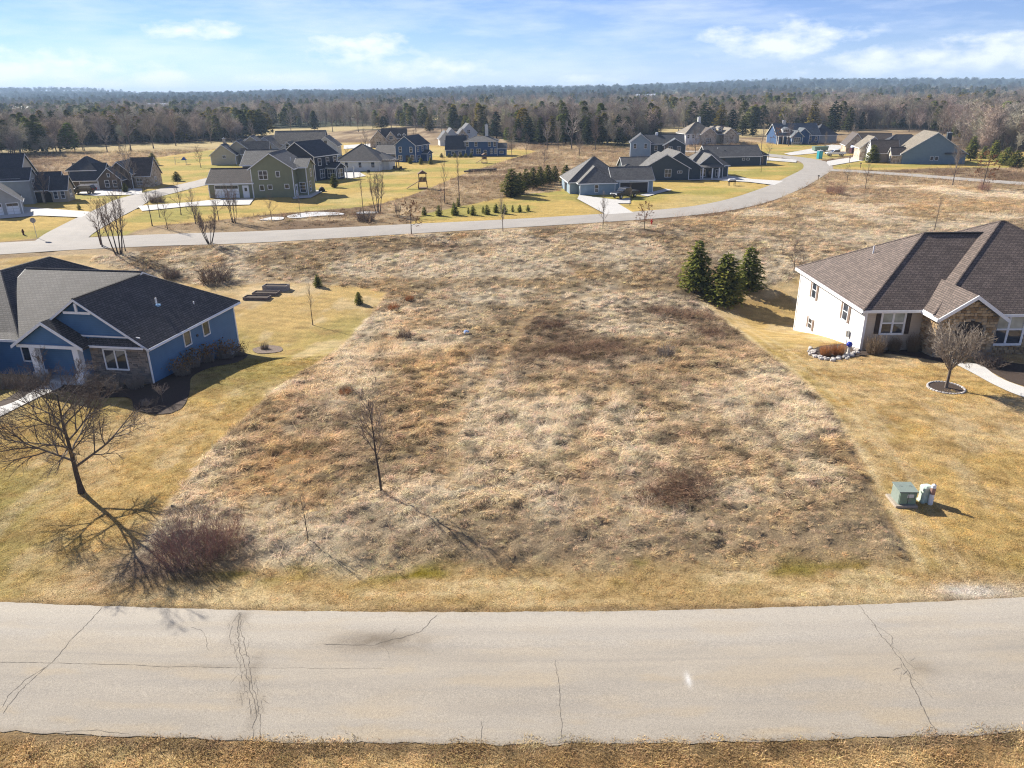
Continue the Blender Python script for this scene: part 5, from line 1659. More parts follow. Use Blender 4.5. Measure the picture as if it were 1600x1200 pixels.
for i, (px, py, s) in enumerate(((615, 485, 1.0), (540, 618, .75), (640, 470, .8))):
    place_bush("ornamental_grass", px, py, B_ORG, ["orange dead grass tuft by the lawn corner", "ochre grass tuft alone in the left of the lot", "orange dead grass tuft farthest back in the lot"][i], (s, s, s * .8), part="blades", cat="grass tuft")
place_bush("ornamental_grass", 1290, 556, B_ORG, "orange ornamental grass clump at the white wall", (.85, .85, 1.0), part="blades", cat="grass tuft")
place_bush("ornamental_grass", 1309, 555, B_ORG, "orange ornamental grass clump beside the blue globe", (.8, .8, 1.05), part="blades", cat="grass tuft", rz=2)
place_bush("round_shrub", 1366, 553, B_RND, "large clipped tan shrub below the tan house window", (1.05, 1.05, 1.55))
place_bush("round_shrub", 1396, 549, B_RND, "smaller clipped shrub in shade by the window", (.7, .7, 1.2))
place_bush("round_shrub", 1425, 550, B_RND, "dim shrub beside the stone pier", (.7, .7, 1.5))
place_bush("spreading_shrub", 1545, 571, B_BRN, "dark spreading shrub behind the ornamental tree", (1.3, 1.0, .8))
HYD = ["dried flower shrub, nearest the house corner on the blue side wall", "dried flower shrub, second along the blue side wall", "dried flower shrub, third along the blue side wall", "dried flower shrub at the back corner of the blue wall", "low tan shrub against the blue side wall"]
L_HY = leaf_cloud([Vector((random.gauss(0, .42), random.gauss(0, .42), random.uniform(.55, 1.2))) for _ in range(260)], .075, random.Random(2), "flower_heads", leaf_mat("dried_flower_heads", [(0, (.16, .09, .045)), (1, (.36, .23, .11))]))
for i, (px, py, s) in enumerate(((285, 586, 1.0), (300, 574, 1.15), (322, 566, 1.2), (352, 561, 1.2), (375, 556, .9))):
    o = place_bush("dried_shrub", px, py, B_PALE, HYD[i], (s, s, s * 1.1), "dried flower shrubs along the blue house")
    link("flower_heads", L_HY, o)["kind"] = "stuff"
FR = ["bare grey shrub at the far left of the blue house front", "bare grey shrub left of the porch column", "bare grey shrub by the front walk", "bare pale shrub right of the porch step", "bare pale shrub under the stone wall window", "bare pale shrub at the stone wall end", "low pale shrub at the tip of the mulch bed"]
for i, (px, py, s) in enumerate(((18, 604, 1.3), (48, 605, 1.2), (68, 600, 1.0), (150, 604, 1.1), (180, 608, 1.1), (212, 606, 1.0), (228, 634, .5))):
    place_bush("front_shrub", px, py, B_PALE, FR[i], (s, s, s * 1.15), "bare shrubs before the blue house")
T_ORN = bare_meshes(55, BARK, TWIGG, 1.4, h=2.2, trunk_h=.7, r0=.05, n_main=9, up=.7, spread=.9, levels=3, dens=.9, top=False, len1=.5)
place_tree("dwarf_tree", 254, 628, 0, T_ORN, 2.2, "dwarf bare tree in the bed at the blue house corner", hm=2.3)

# ------------------------------------------------------------------ conifers
def conifer(seed, h, w, levels, per, mat, droop=.25, bare=.06, spray=9, ragged=.25, size=.2, name="crown", pw=.8):
    rnd = random.Random(seed)
    v, f, sh = [], [], []
    def spray_at(p, d, s, q):
        n = d.cross(Vector((0, 0, 1)))
        n = n.normalized() if n.length > .01 else Vector((1, 0, 0))
        tilt = Vector((rnd.uniform(-.5, .5), rnd.uniform(-.5, .5), rnd.uniform(-.6, .35)))
        e = (d + tilt).normalized() * s
        k = len(v)
        n = (n + Vector((0, 0, rnd.uniform(-.6, .6)))).normalized() * s * .38
        v.extend([tuple(p - e * .2), tuple(p + e * .45 + n), tuple(p + e), tuple(p + e * .45 - n)])
        f.append((k, k + 1, k + 2, k + 3))
        sh.extend([q] * 4)
    for i in range(levels):
        t = (i + .5) / levels
        z = h * (bare + (1 - bare) * t)
        rad = w / 2 * ((1 - t) ** pw + .03) * (1 - .55 * math.exp(-t * 9))
        nb = max(3, int(per * (1 - .55 * t)))
        for j in range(nb):
            a = j * 6.283 / nb + i * 1.3 + rnd.uniform(-.3, .3)
            L = rad * rnd.uniform(1 - ragged, 1 + ragged * .6)
            d = Vector((math.cos(a), math.sin(a), 0))
            ns = max(2, int(spray * L / (w / 2) + 1))
            br = rnd.uniform(-.15, .15)
            for k in range(ns):
                u = (k + .6) / ns
                p = d * L * u + Vector((0, 0, z - droop * L * u * u + rnd.uniform(-.06, .06) * h / 8))
                for _ in range(2):
                    side = d.cross(Vector((0, 0, 1))) * rnd.uniform(-.35, .35) * L * (1 - u * .5)
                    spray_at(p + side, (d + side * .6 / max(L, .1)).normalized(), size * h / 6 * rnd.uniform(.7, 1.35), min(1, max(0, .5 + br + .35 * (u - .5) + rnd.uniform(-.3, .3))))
    for k in range(6):
        spray_at(Vector((0, 0, h * (.93 + .012 * k))), Vector((rnd.uniform(-.3, .3), rnd.uniform(-.3, .3), 1)).normalized(), size * h / 9, .6)
    t = MB().tube([(0, 0, -.2), (0, 0, h * .5), (0, 0, h * .97)], [h * .022, h * .014, .01], 6)
    return t.mesh("trunk", BARKD, True, False), np_mesh(name, v, f, mat, {"shade": ('FLOAT', sh)})
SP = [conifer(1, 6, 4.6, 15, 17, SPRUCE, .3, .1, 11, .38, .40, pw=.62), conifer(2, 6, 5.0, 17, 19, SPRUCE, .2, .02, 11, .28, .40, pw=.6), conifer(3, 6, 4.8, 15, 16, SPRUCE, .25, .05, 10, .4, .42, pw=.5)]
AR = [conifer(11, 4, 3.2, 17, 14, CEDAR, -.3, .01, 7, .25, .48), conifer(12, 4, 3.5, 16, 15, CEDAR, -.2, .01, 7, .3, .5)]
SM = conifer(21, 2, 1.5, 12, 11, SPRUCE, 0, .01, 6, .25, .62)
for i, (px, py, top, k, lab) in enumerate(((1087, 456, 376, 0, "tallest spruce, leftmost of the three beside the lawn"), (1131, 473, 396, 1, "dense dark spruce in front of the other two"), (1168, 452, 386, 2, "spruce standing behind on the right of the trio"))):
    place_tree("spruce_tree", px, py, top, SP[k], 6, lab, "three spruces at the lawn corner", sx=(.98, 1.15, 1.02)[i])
ARV = [(800, 307, 264), (812, 303, 270), (822, 296, 264), (833, 294, 262), (844, 291, 260), (856, 288, 258), (867, 285, 259), (884, 290, 258)]
ARL = ["broad arborvitae at the near end of the row", "arborvitae, second from the near end of the row", "arborvitae, third from the near end of the row", "arborvitae, fourth from the near end of the row", "arborvitae, fifth from the near end of the row", "arborvitae, sixth from the near end of the row", "arborvitae at the far end of the row", "yellowish arborvitae against the grey hip roofed house"]
for i, (px, py, top) in enumerate(ARV):
    place_tree("arborvitae", px, py, top, AR[i % 2], 4, ARL[i], "row of arborvitae beside the grey house", "tree", sx=1.35 if i == 0 else 1.0)
SMALL = [(663, 336, 323), (686, 337, 321), (711, 336, 318), (707, 334, 324), (709, 325, 315), (716, 323, 309), (732, 334, 324), (739, 336, 321), (755, 333, 322), (761, 335, 320), (775, 332, 318), (788, 334, 319), (801, 331, 320), (812, 331, 320), (825, 330, 320)]
for i, (px, py, top) in enumerate(SMALL):
    place_tree("young_evergreen", px, py, top, SM, 2, "young evergreen number %s from the left in the planted line by the road" % ["one", "two", "three", "four", "five", "six", "seven", "eight", "nine", "ten", "eleven", "twelve", "thirteen", "fourteen", "fifteen"][i], "young evergreens planted in a line", sx=.8 if i in (3, 4, 5, 6, 8, 12) else 1.15)
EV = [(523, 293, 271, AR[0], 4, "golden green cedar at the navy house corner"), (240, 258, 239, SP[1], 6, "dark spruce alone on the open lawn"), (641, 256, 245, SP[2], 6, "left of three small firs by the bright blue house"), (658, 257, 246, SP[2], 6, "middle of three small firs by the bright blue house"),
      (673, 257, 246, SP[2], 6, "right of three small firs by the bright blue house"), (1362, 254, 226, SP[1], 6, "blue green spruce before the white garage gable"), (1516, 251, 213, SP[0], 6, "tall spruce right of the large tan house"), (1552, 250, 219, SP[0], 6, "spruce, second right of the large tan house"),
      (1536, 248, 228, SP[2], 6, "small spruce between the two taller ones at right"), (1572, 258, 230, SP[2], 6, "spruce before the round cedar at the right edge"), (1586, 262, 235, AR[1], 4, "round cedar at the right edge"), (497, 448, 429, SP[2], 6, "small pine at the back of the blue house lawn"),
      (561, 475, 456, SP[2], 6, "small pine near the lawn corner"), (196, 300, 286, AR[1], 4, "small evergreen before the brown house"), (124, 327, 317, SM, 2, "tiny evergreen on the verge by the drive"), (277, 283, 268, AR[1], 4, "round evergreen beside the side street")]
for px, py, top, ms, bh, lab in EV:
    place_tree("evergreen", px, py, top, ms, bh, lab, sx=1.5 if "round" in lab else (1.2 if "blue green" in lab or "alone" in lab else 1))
for i, px in enumerate((702, 711, 720, 728, 736, 690)):
    place_tree("foundation_evergreen", px, 246, 239, SM, 2, "clipped evergreen number %s along the deep blue house" % ["one", "two", "three", "four", "five", "six"][i], "evergreens along the deep blue house", sx=1.6)

# ------------------------------------------------------------------ small things
def thing(name, px, py, rz, label, cat, z=0.0, group=None, sc=1.0):
    g = G(px, py)
    o = root(name, (g.x, g.y, g.z + z), rz, label, cat, group)
    o.scale = (sc,) * 3
    return o
# transformer cabinet
t = thing("transformer_cabinet", 1410, 785, R(-3), "grey green transformer cabinet with dark door on a concrete pad", "transformer", .02, sc=.84)
MB().cbox(-.72, .62, -.72, .80, -.3, .13, .02).build("pad", plain("weathered_pad", (.33, .28, .22), .9), t)
MB().cbox(-.52, .52, -.50, .55, .13, .98, .03).build("cabinet", GREENBOX, t)
MB().prism([(-.57, -.55, .98), (.57, -.55, .98), (.57, .6, 1.05), (-.57, .6, 1.05)], (0, 0, .04)).build("lid", GREENBOX, t)
d = MB().box(-.49, .49, -.535, -.50, .17, .93).build("door", GREEND, t)
MB().box(-.06, .32, -.545, -.535, .62, .85).build("warning_sign", plain("pale_sign", (.6, .6, .58)), d)
MB().box(-.02, .18, -.545, -.535, .36, .46).build("number_plate", plain("dark_plate", (.2, .2, .2)), d)
MB().box(-.012, .012, -.548, -.535, .17, .93).build("door_seam", BLACK, d)
MB().cyl(.42, -.56, .55, .68, .035, n=8).build("handle", METALG, d)
for x in (-.3, .3):
    MB().tube([(x - .06, .1, 1.07), (x - .06, .1, 1.13), (x + .06, .1, 1.13), (x + .06, .1, 1.07)], [.012] * 4, 5).build("lifting_eye", METALG, t)
t = thing("cable_pedestal", 1443, 783, .1, "squat pale green cable pedestal behind the white post", "pedestal")
MB().cbox(-.24, .24, -.2, .2, -.2, .78, .05).build("body", plain("pale_green_plastic", (.5, .6, .5), .45), t)
MB().cbox(-.27, .27, -.23, .23, .7, .95, .09).build("cap", plain("pale_green_plastic", (.5, .6, .5), .45), t)
MB().box(-.26, .26, -.22, .22, -.1, .10).build("collar", plain("pale_green_plastic", (.5, .6, .5), .45), t)
t = thing("utility_post", 1453, 788, 0, "round white plastic utility post with brown label", "post")
MB().tube([(0, 0, -.2), (0, 0, 1.0), (0, 0, 1.14), (0, 0, 1.19)], [.12, .12, .105, .03], 14).build("tube", WHITE, t)
MB().tube([(0, -.004, .62), (0, -.004, .98)], [.1235, .1235], 14, False).build("label_band", plain("brown_band", (.33, .2, .16)), t)
# raised beds
for i, (px, py, hh, lab) in enumerate(((432, 453, .62, "tall grey raised garden bed, rearmost of three"), (416, 460, .32, "low raised garden bed, middle of three"), (402, 467, .32, "low raised garden bed, nearest of three"))):
    t = thing("raised_bed", px, py, R(-6), lab, "raised bed", group="raised beds behind the blue house")
    m = plain("weathered_board", (.16, .13, .115), .85, var=.3) if i else plain("grey_board", (.27, .25, .24), .85, var=.2)
    for x0, x1, y0, y1 in ((-1.45, 1.45, -.6, -.54), (-1.45, 1.45, .54, .6), (-1.45, -1.39, -.54, .54), (1.39, 1.45, -.54, .54)):
        for k in range(2):
            MB().box(x0, x1, y0, y1, -.2 if k == 0 else hh / 2 + .008, hh / 2 - .008 if k == 0 else hh).build("board", m, t)
    MB().box(-1.39, 1.39, -.54, .54, -.1, hh - .1).build("soil", MULCH, t)
# ring of edging stones round the ornamental tree
t = thing("tree_ring", 1478, 607, 0, "ring of pale edging stones round dark mulch under the ornamental tree", "tree ring")
MB().tube([(0, 0, -.1), (0, 0, .07)], [1.12, 1.08], 28).build("mulch", MULCH, t)
EM = MB().cbox(-.1, .1, -.07, .07, -.1, .13, .03).mesh("edging_stone", PEBBLE, uv=False)
for k in range(34):
    a = k * 6.283 / 34
    o = link("edging_stone", EM, t)
    o.location = (math.cos(a) * 1.17, math.sin(a) * 1.17, 0)
    o.rotation_euler = (0, 0, a + 1.571)
t = thing("stone_edging", 1300, 560, 0, "curved line of pale stones edging the bed at the white wall", "edging")
rs = random.Random(12)
g0 = G(1300, 560)
PM = [MB().cbox(-.16, .16, -.11, .11, -.05, .14, .05).mesh("edging_stone", PEBBLE, uv=False), MB().cbox(-.11, .11, -.10, .10, -.05, .11, .04).mesh("edging_stone", PEBBLE, uv=False)]
ring = smooth_path(W([(1268, 546), (1272, 556), (1290, 562), (1310, 562), (1322, 559), (1335, 552), (1343, 545)]), .3)
for k in range(90):
    p = rs.choice(ring)
    o = link("edging_stone", PM[k % 2], t)
    q = (p.x + rs.gauss(0, .16), p.y + rs.gauss(.1, .22))
    o.location = (q[0] - g0.x, q[1] - g0.y, float(tz(*q)) + .05 - g0.z)
    o.rotation_euler = (rs.uniform(-.2, .2), rs.uniform(-.2, .2), rs.uniform(0, 3))
t = thing("gazing_globe", 1325, 553, 0, "blue glass globe on a pale stand at the white wall", "garden globe")
MB().tube([(0, 0, 0), (0, 0, .15), (0, 0, .55), (0, 0, .62)], [.2, .11, .09, .16], 12).build("stand", plain("pale_concrete", (.6, .56, .5)), t)
sph = MB()
for i in range(9):
    for k in range(16):
        a, c = math.pi * i / 8, 6.283 * k / 16
        sph.v.append((.24 * math.sin(a) * math.cos(c), .24 * math.sin(a) * math.sin(c), .84 - .24 * math.cos(a)))
sph.f = [(i * 16 + k, i * 16 + (k + 1) % 16, i * 16 + 16 + (k + 1) % 16, i * 16 + 16 + k) for i in range(8) for k in range(16)]
sph.build("globe", plain("cobalt_glass", (.01, .03, .35), .1, spec=.6), t, True)
# hydrants, signs, posts
def hydrant(px, py, mat, label):
    t = thing("fire_hydrant", px, py, 0, label, "hydrant")
    MB().tube([(0, 0, -.1), (0, 0, .06), (0, 0, .065), (0, 0, .62), (0, 0, .72), (0, 0, .8), (0, 0, .88)], [.17, .17, .12, .12, .15, .1, .03], 12).build("barrel", mat, t)
    for s in (-1, 1):
        MB().tube([(0, 0, .48), (s * .2, 0, .48)], [.07, .07], 8).build("outlet", mat, t)
    MB().tube([(0, 0, .45), (0, -.21, .45)], [.085, .085], 8).build("pumper_outlet", mat, t)
hydrant(1018, 351, REDP, "red fire hydrant beside the far road")
hydrant(37, 367, plain("dark_red_paint", (.1, .03, .025)), "dark fire hydrant on the verge at left")
t = thing("street_sign", 58, 372, R(20), "grey backed octagonal sign on a post seen from behind", "road sign")
MB().box(-.03, .03, -.03, .03, -.3, 2.9).build("post", METALG, t)
MB().prism([(math.cos(R(22.5 + 45 * k)) * .40, .04, 2.6 + math.sin(R(22.5 + 45 * k)) * .40) for k in range(8)], (0, .015, 0)).build("sign_plate", plain("sign_back", (.33, .3, .27), .5), t)
t = thing("marker_post", 158, 383, 0, "leaning brown wooden post at the roadside", "post")
MB().tube([(0, 0, -.3), (-.12, 0, 2.6)], [.1, .09], 8).build("shaft", WOOD, t)
for px, py, lab in ((1278, 284, "dark mailbox on a post at the drive mouth"), (1344, 263, "dark mailbox on a post by the right hand road"), (1327, 254, "thin marker post by the white pickup")):
    t = thing("mailbox", px, py, 0, lab, "mailbox")
    MB().box(-.05, .05, -.05, .05, -.2, 1.1).build("post", WOOD, t)
    MB().cbox(-.12, .12, -.28, .28, 1.1, 1.38, .06).build("box", BLACK, t)
t = thing("portable_toilet", 1280, 248, R(15), "teal portable toilet standing at the kerb", "portable toilet")
MB().cbox(-.6, .6, -.6, .6, 0, 2.15, .06).build("cabin", TEAL, t)
MB().box(-.42, .42, -.63, -.60, .12, 1.95).build("door", plain("pale_teal", (.05, .42, .46), .4), t)
MB().prism([(-.64, -.64, 2.15), (.64, -.64, 2.15), (.64, .64, 2.15), (-.64, .64, 2.15)], (0, 0, .08)).build("roof", plain("pale_roof", (.6, .65, .65)), t)
MB().cyl(.4, .4, 2.2, 2.6, .06, n=8).build("vent_pipe", plain("pale_roof", (.6, .65, .65)), t)
t = thing("dumpster", 1281, 236, R(10), "green waste container behind the portable toilet", "dumpster")
MB().prism([(-2.2, -.9, .25), (2.2, -.9, .25), (2.5, -.9, 1.5), (-2.5, -.9, 1.5)], (0, 1.8, 0)).build("bin", GREEND, t)
for x in (-1.5, 1.5):
    MB().box(x - .12, x + .12, -.7, .7, 0, .25).build("skid", BLACK, t)
t = thing("black_shed_box", 893, 298, R(4), "black deck box against the grey house corner", "deck box")
MB().cbox(-1.3, 1.3, -1, 1, -.2, 1.5, .05).build("body", BLACK, t)
MB().cbox(-1.4, 1.4, -1.1, 1.1, 1.5, 1.7, .06).build("lid", plain("charcoal_lid", (.04, .04, .045)), t)
t = thing("barbecue_grill", 1143, 290, .2, "white lidded barbecue on the lawn before the slate house", "barbecue")
MB().cbox(-.8, .8, -.35, .35, .75, 1.05, .06).build("firebox", BLACK, t)
MB().cbox(-.82, .82, -.37, .37, 1.05, 1.4, .15).build("lid", WHITE, t)
for x in (-.65, .65):
    for y in (-.25, .25):
        MB().box(x - .04, x + .04, y - .04, y + .04, -.1, .75).build("leg", BLACK, t)
# play towers
def playset(px, py, rz, label, sc=1.0, roof=None, slide=None):
    t = thing("play_tower", px, py, rz, label, "playset", sc=sc)
    for x in (-.75, .75):
        for y in (-.75, .75):
            MB().tube([(x * 1.35, y * 1.35, -.2), (x, y, 1.6), (x, y, 3.2)], [.06] * 3, 5).build("post", WOOD, t)
    MB().box(-.85, .85, -.85, .85, 1.5, 1.62).build("deck", WOOD, t)
    for y in (-.82, .82):
        for k in range(6):
            x = -.7 + k * .28
            MB().box(x - .1, x + .1, y - .03, y + .03, 1.62, 2.35).build("rail_slat", WOOD, t)
    MB().prism([(-1, -1, 3.1), (1, -1, 3.1), (0, -1, 3.75)], (0, 2, 0)).build("roof", roof or WOOD, t)
    for k in range(5):
        MB().box(.9, .97, -.35, .35, .2 + k * .28, .26 + k * .28).build("ladder_rung", WOOD, t)
    MB().prism([(-.85, -.28, 1.5), (-.85, .28, 1.5), (-3.4, .28, .12), (-3.4, -.28, .12)], (0, 0, .1)).build("slide", slide or WOOD, t)
    MB().box(-.9, .9, -.9, .9, -.15, .25).build("sandbox", WOOD, t)
playset(661, 295, .15, "brown wooden play tower with slide on the back lawn")
playset(757, 255, .3, "weathered play tower near the scrub edge", .75)
t = thing("swing_frame", 283, 257, .2, "swing frame with a blue canopy on the open lawn", "playset")
for x in (-1.6, 1.6):
    for y in (-.7, .7):
        MB().tube([(x, y, -.1), (x * .9, 0, 2.2)], [.05, .05], 5).build("leg", METALG, t)
MB().tube([(-1.6, 0, 2.2), (1.6, 0, 2.2)], [.05, .05], 6).build("crossbar", METALG, t)
MB().prism([(.3, -.9, 1.3), (1.7, -.9, 1.3), (1.0, -.9, 2.1)], (0, 1.8, 0)).build("canopy", plain("blue_canvas", (.03, .08, .35)), t)
for x in (-1.0, -.4):
    MB().tube([(x, 0, 2.2), (x, 0, .6)], [.015, .015], 4).build("chain", METALG, t)
MB().box(-1.05, -.35, -.12, .12, .55, .6).build("seat", BLACK, t)
t = thing("timber_pile", 752, 268, .1, "pile of grey timbers at the edge of the scrub", "timber pile")
for k in range(7):
    MB().tube([(-4.5 + k * .3, -.8 + .35 * (k % 4), .2 + .3 * (k // 4)), (4.0 - .4 * (k % 3), -.6 + .35 * (k % 4), .25 + .32 * (k // 4))], [.2, .17], 7).build("timber", BARK, t)
t = thing("blue_bag", 729, 523, .4, "crumpled pale blue plastic bag in the dry grass", "bag", sc=.7)
MB().prism([(-.4, -.2, .15), (-.1, -.28, .42), (.35, -.12, .3), (.42, .2, .22), (-.05, .28, .45), (-.35, .18, .3)], (.02, .03, .2)).build("sheet", plain("pale_blue_plastic", (.35, .48, .72), .4), t)
# pergola and garden chairs behind the white house
t = thing("pergola", 608, 266, R(-4), "low pergola behind the white house", "pergola")
for x in (-2.4, 2.4):
    for y in (-1.5, 1.5):
        MB().box(x - .09, x + .09, y - .09, y + .09, -.2, 2.4).build("post", WOOD, t)
for y in (-1.5, 1.5):
    MB().box(-2.9, 2.9, y - .08, y + .08, 2.4, 2.6).build("beam", WOOD, t)
for k in range(9):
    x = -2.6 + k * .65
    MB().box(x - .05, x + .05, -1.9, 1.9, 2.6, 2.75).build("rafter", plain("grey_wood", (.3, .28, .25)), t)
CHR = ["first", "second", "third", "fourth"]
for k, (px, py) in enumerate(((616, 266), (622, 265), (628, 266), (575, 272))):
    t = thing("garden_chair", px, py, k * 1.3, "dark garden chair, %s from the pergola" % CHR[k], "chair", group="garden chairs by the white house")
    MB().cbox(-.4, .4, -.4, .4, .38, .5, .04).build("seat", BLACK, t)
    MB().cbox(-.4, .4, .3, .42, .5, 1.05, .04).build("backrest", BLACK, t)
    for x in (-.34, .34):
        for y in (-.34, .34):
            MB().box(x - .03, x + .03, y - .03, y + .03, -.05, .38).build("leg", BLACK, t)
t = thing("fire_pit", 503, 299, 0, "dark round fire pit on the sage house patio", "fire pit")
MB().tube([(0, 0, 0), (0, 0, .5), (0, 0, .55)], [.7, .6, .5], 14).build("bowl", BLACK, t)
MB().tube([(0, 0, .5), (0, 0, .8), (0, 0, .95)], [.55, .4, .06], 14).build("spark_screen", BROWNTRIM, t)

# vehicles
def wheel_meshes(r=.38, w=.26):
    return MB().tube([(0, -w / 2, 0), (0, -w / 2 + .04, 0), (0, w / 2 - .04, 0), (0, w / 2, 0)], [r * .86, r, r, r * .86], 18).mesh("tyre", BLACK, True, False), MB().tube([(0, -w / 2 - .005, 0), (0, w / 2 + .005, 0)], [r * .55, r * .55], 12).mesh("rim", METALG, False, False)
TY, RI = wheel_meshes()
def vehicle(name, px, py, rz, label, paint, kind, cat):
    t = thing(name, px, py, rz, label, cat, .05)
    if kind == "pickup":
        L, prof = 5.6, [(-2.8, .55), (2.8, .55), (2.85, .95), (2.6, 1.12), (1.2, 1.2), (.55, 1.82), (-.85, 1.85), (-1.0, 1.2), (-2.8, 1.2)]
        glassp = [(1.05, 1.22), (.5, 1.76), (-.78, 1.78), (-.9, 1.22)]
    elif kind == "suv":
        L, prof = 4.8, [(-2.4, .5), (2.4, .5), (2.45, .9), (2.2, 1.05), (1.15, 1.12), (.5, 1.7), (-1.9, 1.72), (-2.35, 1.15)]
        glassp = [(1.0, 1.14), (.46, 1.64), (-1.8, 1.64), (-2.1, 1.16)]
    bw = .95
    body = MB().prism([(x, -bw, z) for x, z in prof], (0, 2 * bw, 0)).build("body", paint, t)
    bv = body.modifiers.new("soft_edges", 'BEVEL')
    bv.width, bv.segments, bv.limit_method = .07, 2, 'ANGLE'
    for s in (-1, 1):
        MB().prism([(x, s * (bw + .004), z) for x, z in glassp], (0, s * .012, 0)).build("side_window", GLASS, t)
    x0, z0, x1, z1 = glassp[0][0] + .1, 1.26, glassp[1][0] + .12, 1.74
    MB().prism([(x0 + .08, -.8, z0), (x0 + .08, .8, z0), (x1 + .06, .72, z1 - .05), (x1 + .06, -.72, z1 - .05)], (.03, 0, .03)).build("windscreen", GLASS, t)
    if kind == "pickup":
        MB().box(-2.7, -1.1, -.8, .8, 1.19, 1.212).build("bed_floor", BLACK, t)
    for s in (-1, 1):
        MB().cbox(2.78, 2.9, s * .72 - .18, s * .72 + .18, .78, .98, .03).build("headlight", plain("lamp_glass", (.75, .78, .8), .15), t)
        MB().box(-L / 2 - .03, -L / 2 + .02, s * .82 - .1, s * .82 + .1, .8, 1.1).build("tail_light", REDP, t)
    MB().box(L / 2 - .02, L / 2 + .12, -.55, .55, .62, .95).build("grille", BLACK, t)
    for x in (-L * .31, L * .31):
        for s in (-1, 1):
            wo = bpy.data.objects.new("wheel", None)
            COL.objects.link(wo)
            wo.parent = t
            wo.location = (x, s * (bw - .1), .38)
            link("tyre", TY, wo)
            link("rim", RI, wo)
    return t
def paint(n, c):
    return plain(n, c, .3, .2, .05, spec=.5)
vehicle("pickup_truck", 976, 309, R(215), "black pickup truck parked outside the open garage", paint("black_paint", (.025, .027, .03)), "pickup", "pickup")
vehicle("pickup_truck", 1305, 244, R(176), "white pickup truck parked near the portable toilet", paint("white_paint", (.72, .74, .76)), "pickup", "pickup")
vehicle("suv", 131, 303, R(185), "dark brown car on the brown house drive", paint("dark_brown_paint", (.05, .04, .035)), "suv", "car")
t = thing("cargo_trailer", 1345, 242, R(-6), "maroon boxy trailer with pale roof beside the stone gable", "trailer", .05)
MB().cbox(-3.2, 3.2, -1.1, 1.1, .55, 2.1, .1).build("body", paint("maroon_paint", (.065, .018, .035)), t)
MB().cbox(-3.1, 3.0, -1.0, 1.0, 2.1, 2.7, .2).build("roof", paint("pale_blue_paint", (.55, .6, .7)), t)
MB().tube([(3.2, 0, .6), (4.4, 0, .55)], [.06, .06], 6).build("tow_bar", BLACK, t)
for x in (-.6, .4):
    for s in (-1, 1):
        o = link("wheel", TY, t)
        o.location = (x, s * 1.0, .38)
for k in range(4):
    MB().box(-2.6 + k * 1.4, -1.9 + k * 1.4, -1.12, -1.1, 1.2, 1.7).build("side_panel", paint("red_trim", (.25, .03, .04)), t)

# ------------------------------------------------------------------ scattered growth (uncountable): points with attributes, one instance each
def scatter(name, P, rot, scl, colr, idx, sources, label, cat):
    n = len(P)
    me = bpy.data.meshes.new(name)
    me.vertices.add(n)
    me.vertices.foreach_set("co", np.asarray(P, np.float32).ravel())
    for an, ty, arr, key in (("rot", 'FLOAT_VECTOR', rot, "vector"), ("scl", 'FLOAT_VECTOR', scl, "vector"), ("idx", 'INT', idx, "value")):
        a = me.attributes.new(an, ty, 'POINT')
        a.data.foreach_set(key, np.asarray(arr, np.int32 if ty == 'INT' else np.float32).ravel())
    a = me.attributes.new("col", 'FLOAT_COLOR', 'POINT')
    a.data.foreach_set("color", np.concatenate([colr, np.ones((n, 1))], 1).astype(np.float32).ravel())
    c = bpy.data.collections.new(name + "_kinds")
    for i, m in enumerate(sources):
        o = bpy.data.objects.new("%s_kind_%02d" % (name, i), m)
        c.objects.link(o)
    ng = bpy.data.node_groups.new(name, 'GeometryNodeTree')
    ng.interface.new_socket("Geometry", in_out='INPUT', socket_type='NodeSocketGeometry')
    ng.interface.new_socket("Geometry", in_out='OUTPUT', socket_type='NodeSocketGeometry')
    N, L = ng.nodes, ng.links
    gi, go = N.new("NodeGroupInput"), N.new("NodeGroupOutput")
    ip = N.new("GeometryNodeInstanceOnPoints")
    ci = N.new("GeometryNodeCollectionInfo")
    ci.inputs["Collection"].default_value = c
    ci.inputs["Separate Children"].default_value = True
    ci.inputs["Reset Children"].default_value = True
    ip.inputs["Pick Instance"].default_value = True
    def attr(nm, ty):
        a = N.new("GeometryNodeInputNamedAttribute")
        a.data_type = ty
        a.inputs["Name"].default_value = nm
        return a.outputs[0]
    er = N.new("FunctionNodeEulerToRotation")
    L.new(attr("rot", 'FLOAT_VECTOR'), er.inputs[0])
    L.new(gi.outputs[0], ip.inputs["Points"])
    L.new(ci.outputs[0], ip.inputs["Instance"])
    L.new(attr("idx", 'INT'), ip.inputs["Instance Index"])
    L.new(er.outputs[0], ip.inputs["Rotation"])
    L.new(attr("scl", 'FLOAT_VECTOR'), ip.inputs["Scale"])
    L.new(ip.outputs[0], go.inputs[0])
    o = link(name, me)
    md = o.modifiers.new("scatter", 'NODES')
    md.node_group = ng
    return tag(o, label, cat, kind="stuff")

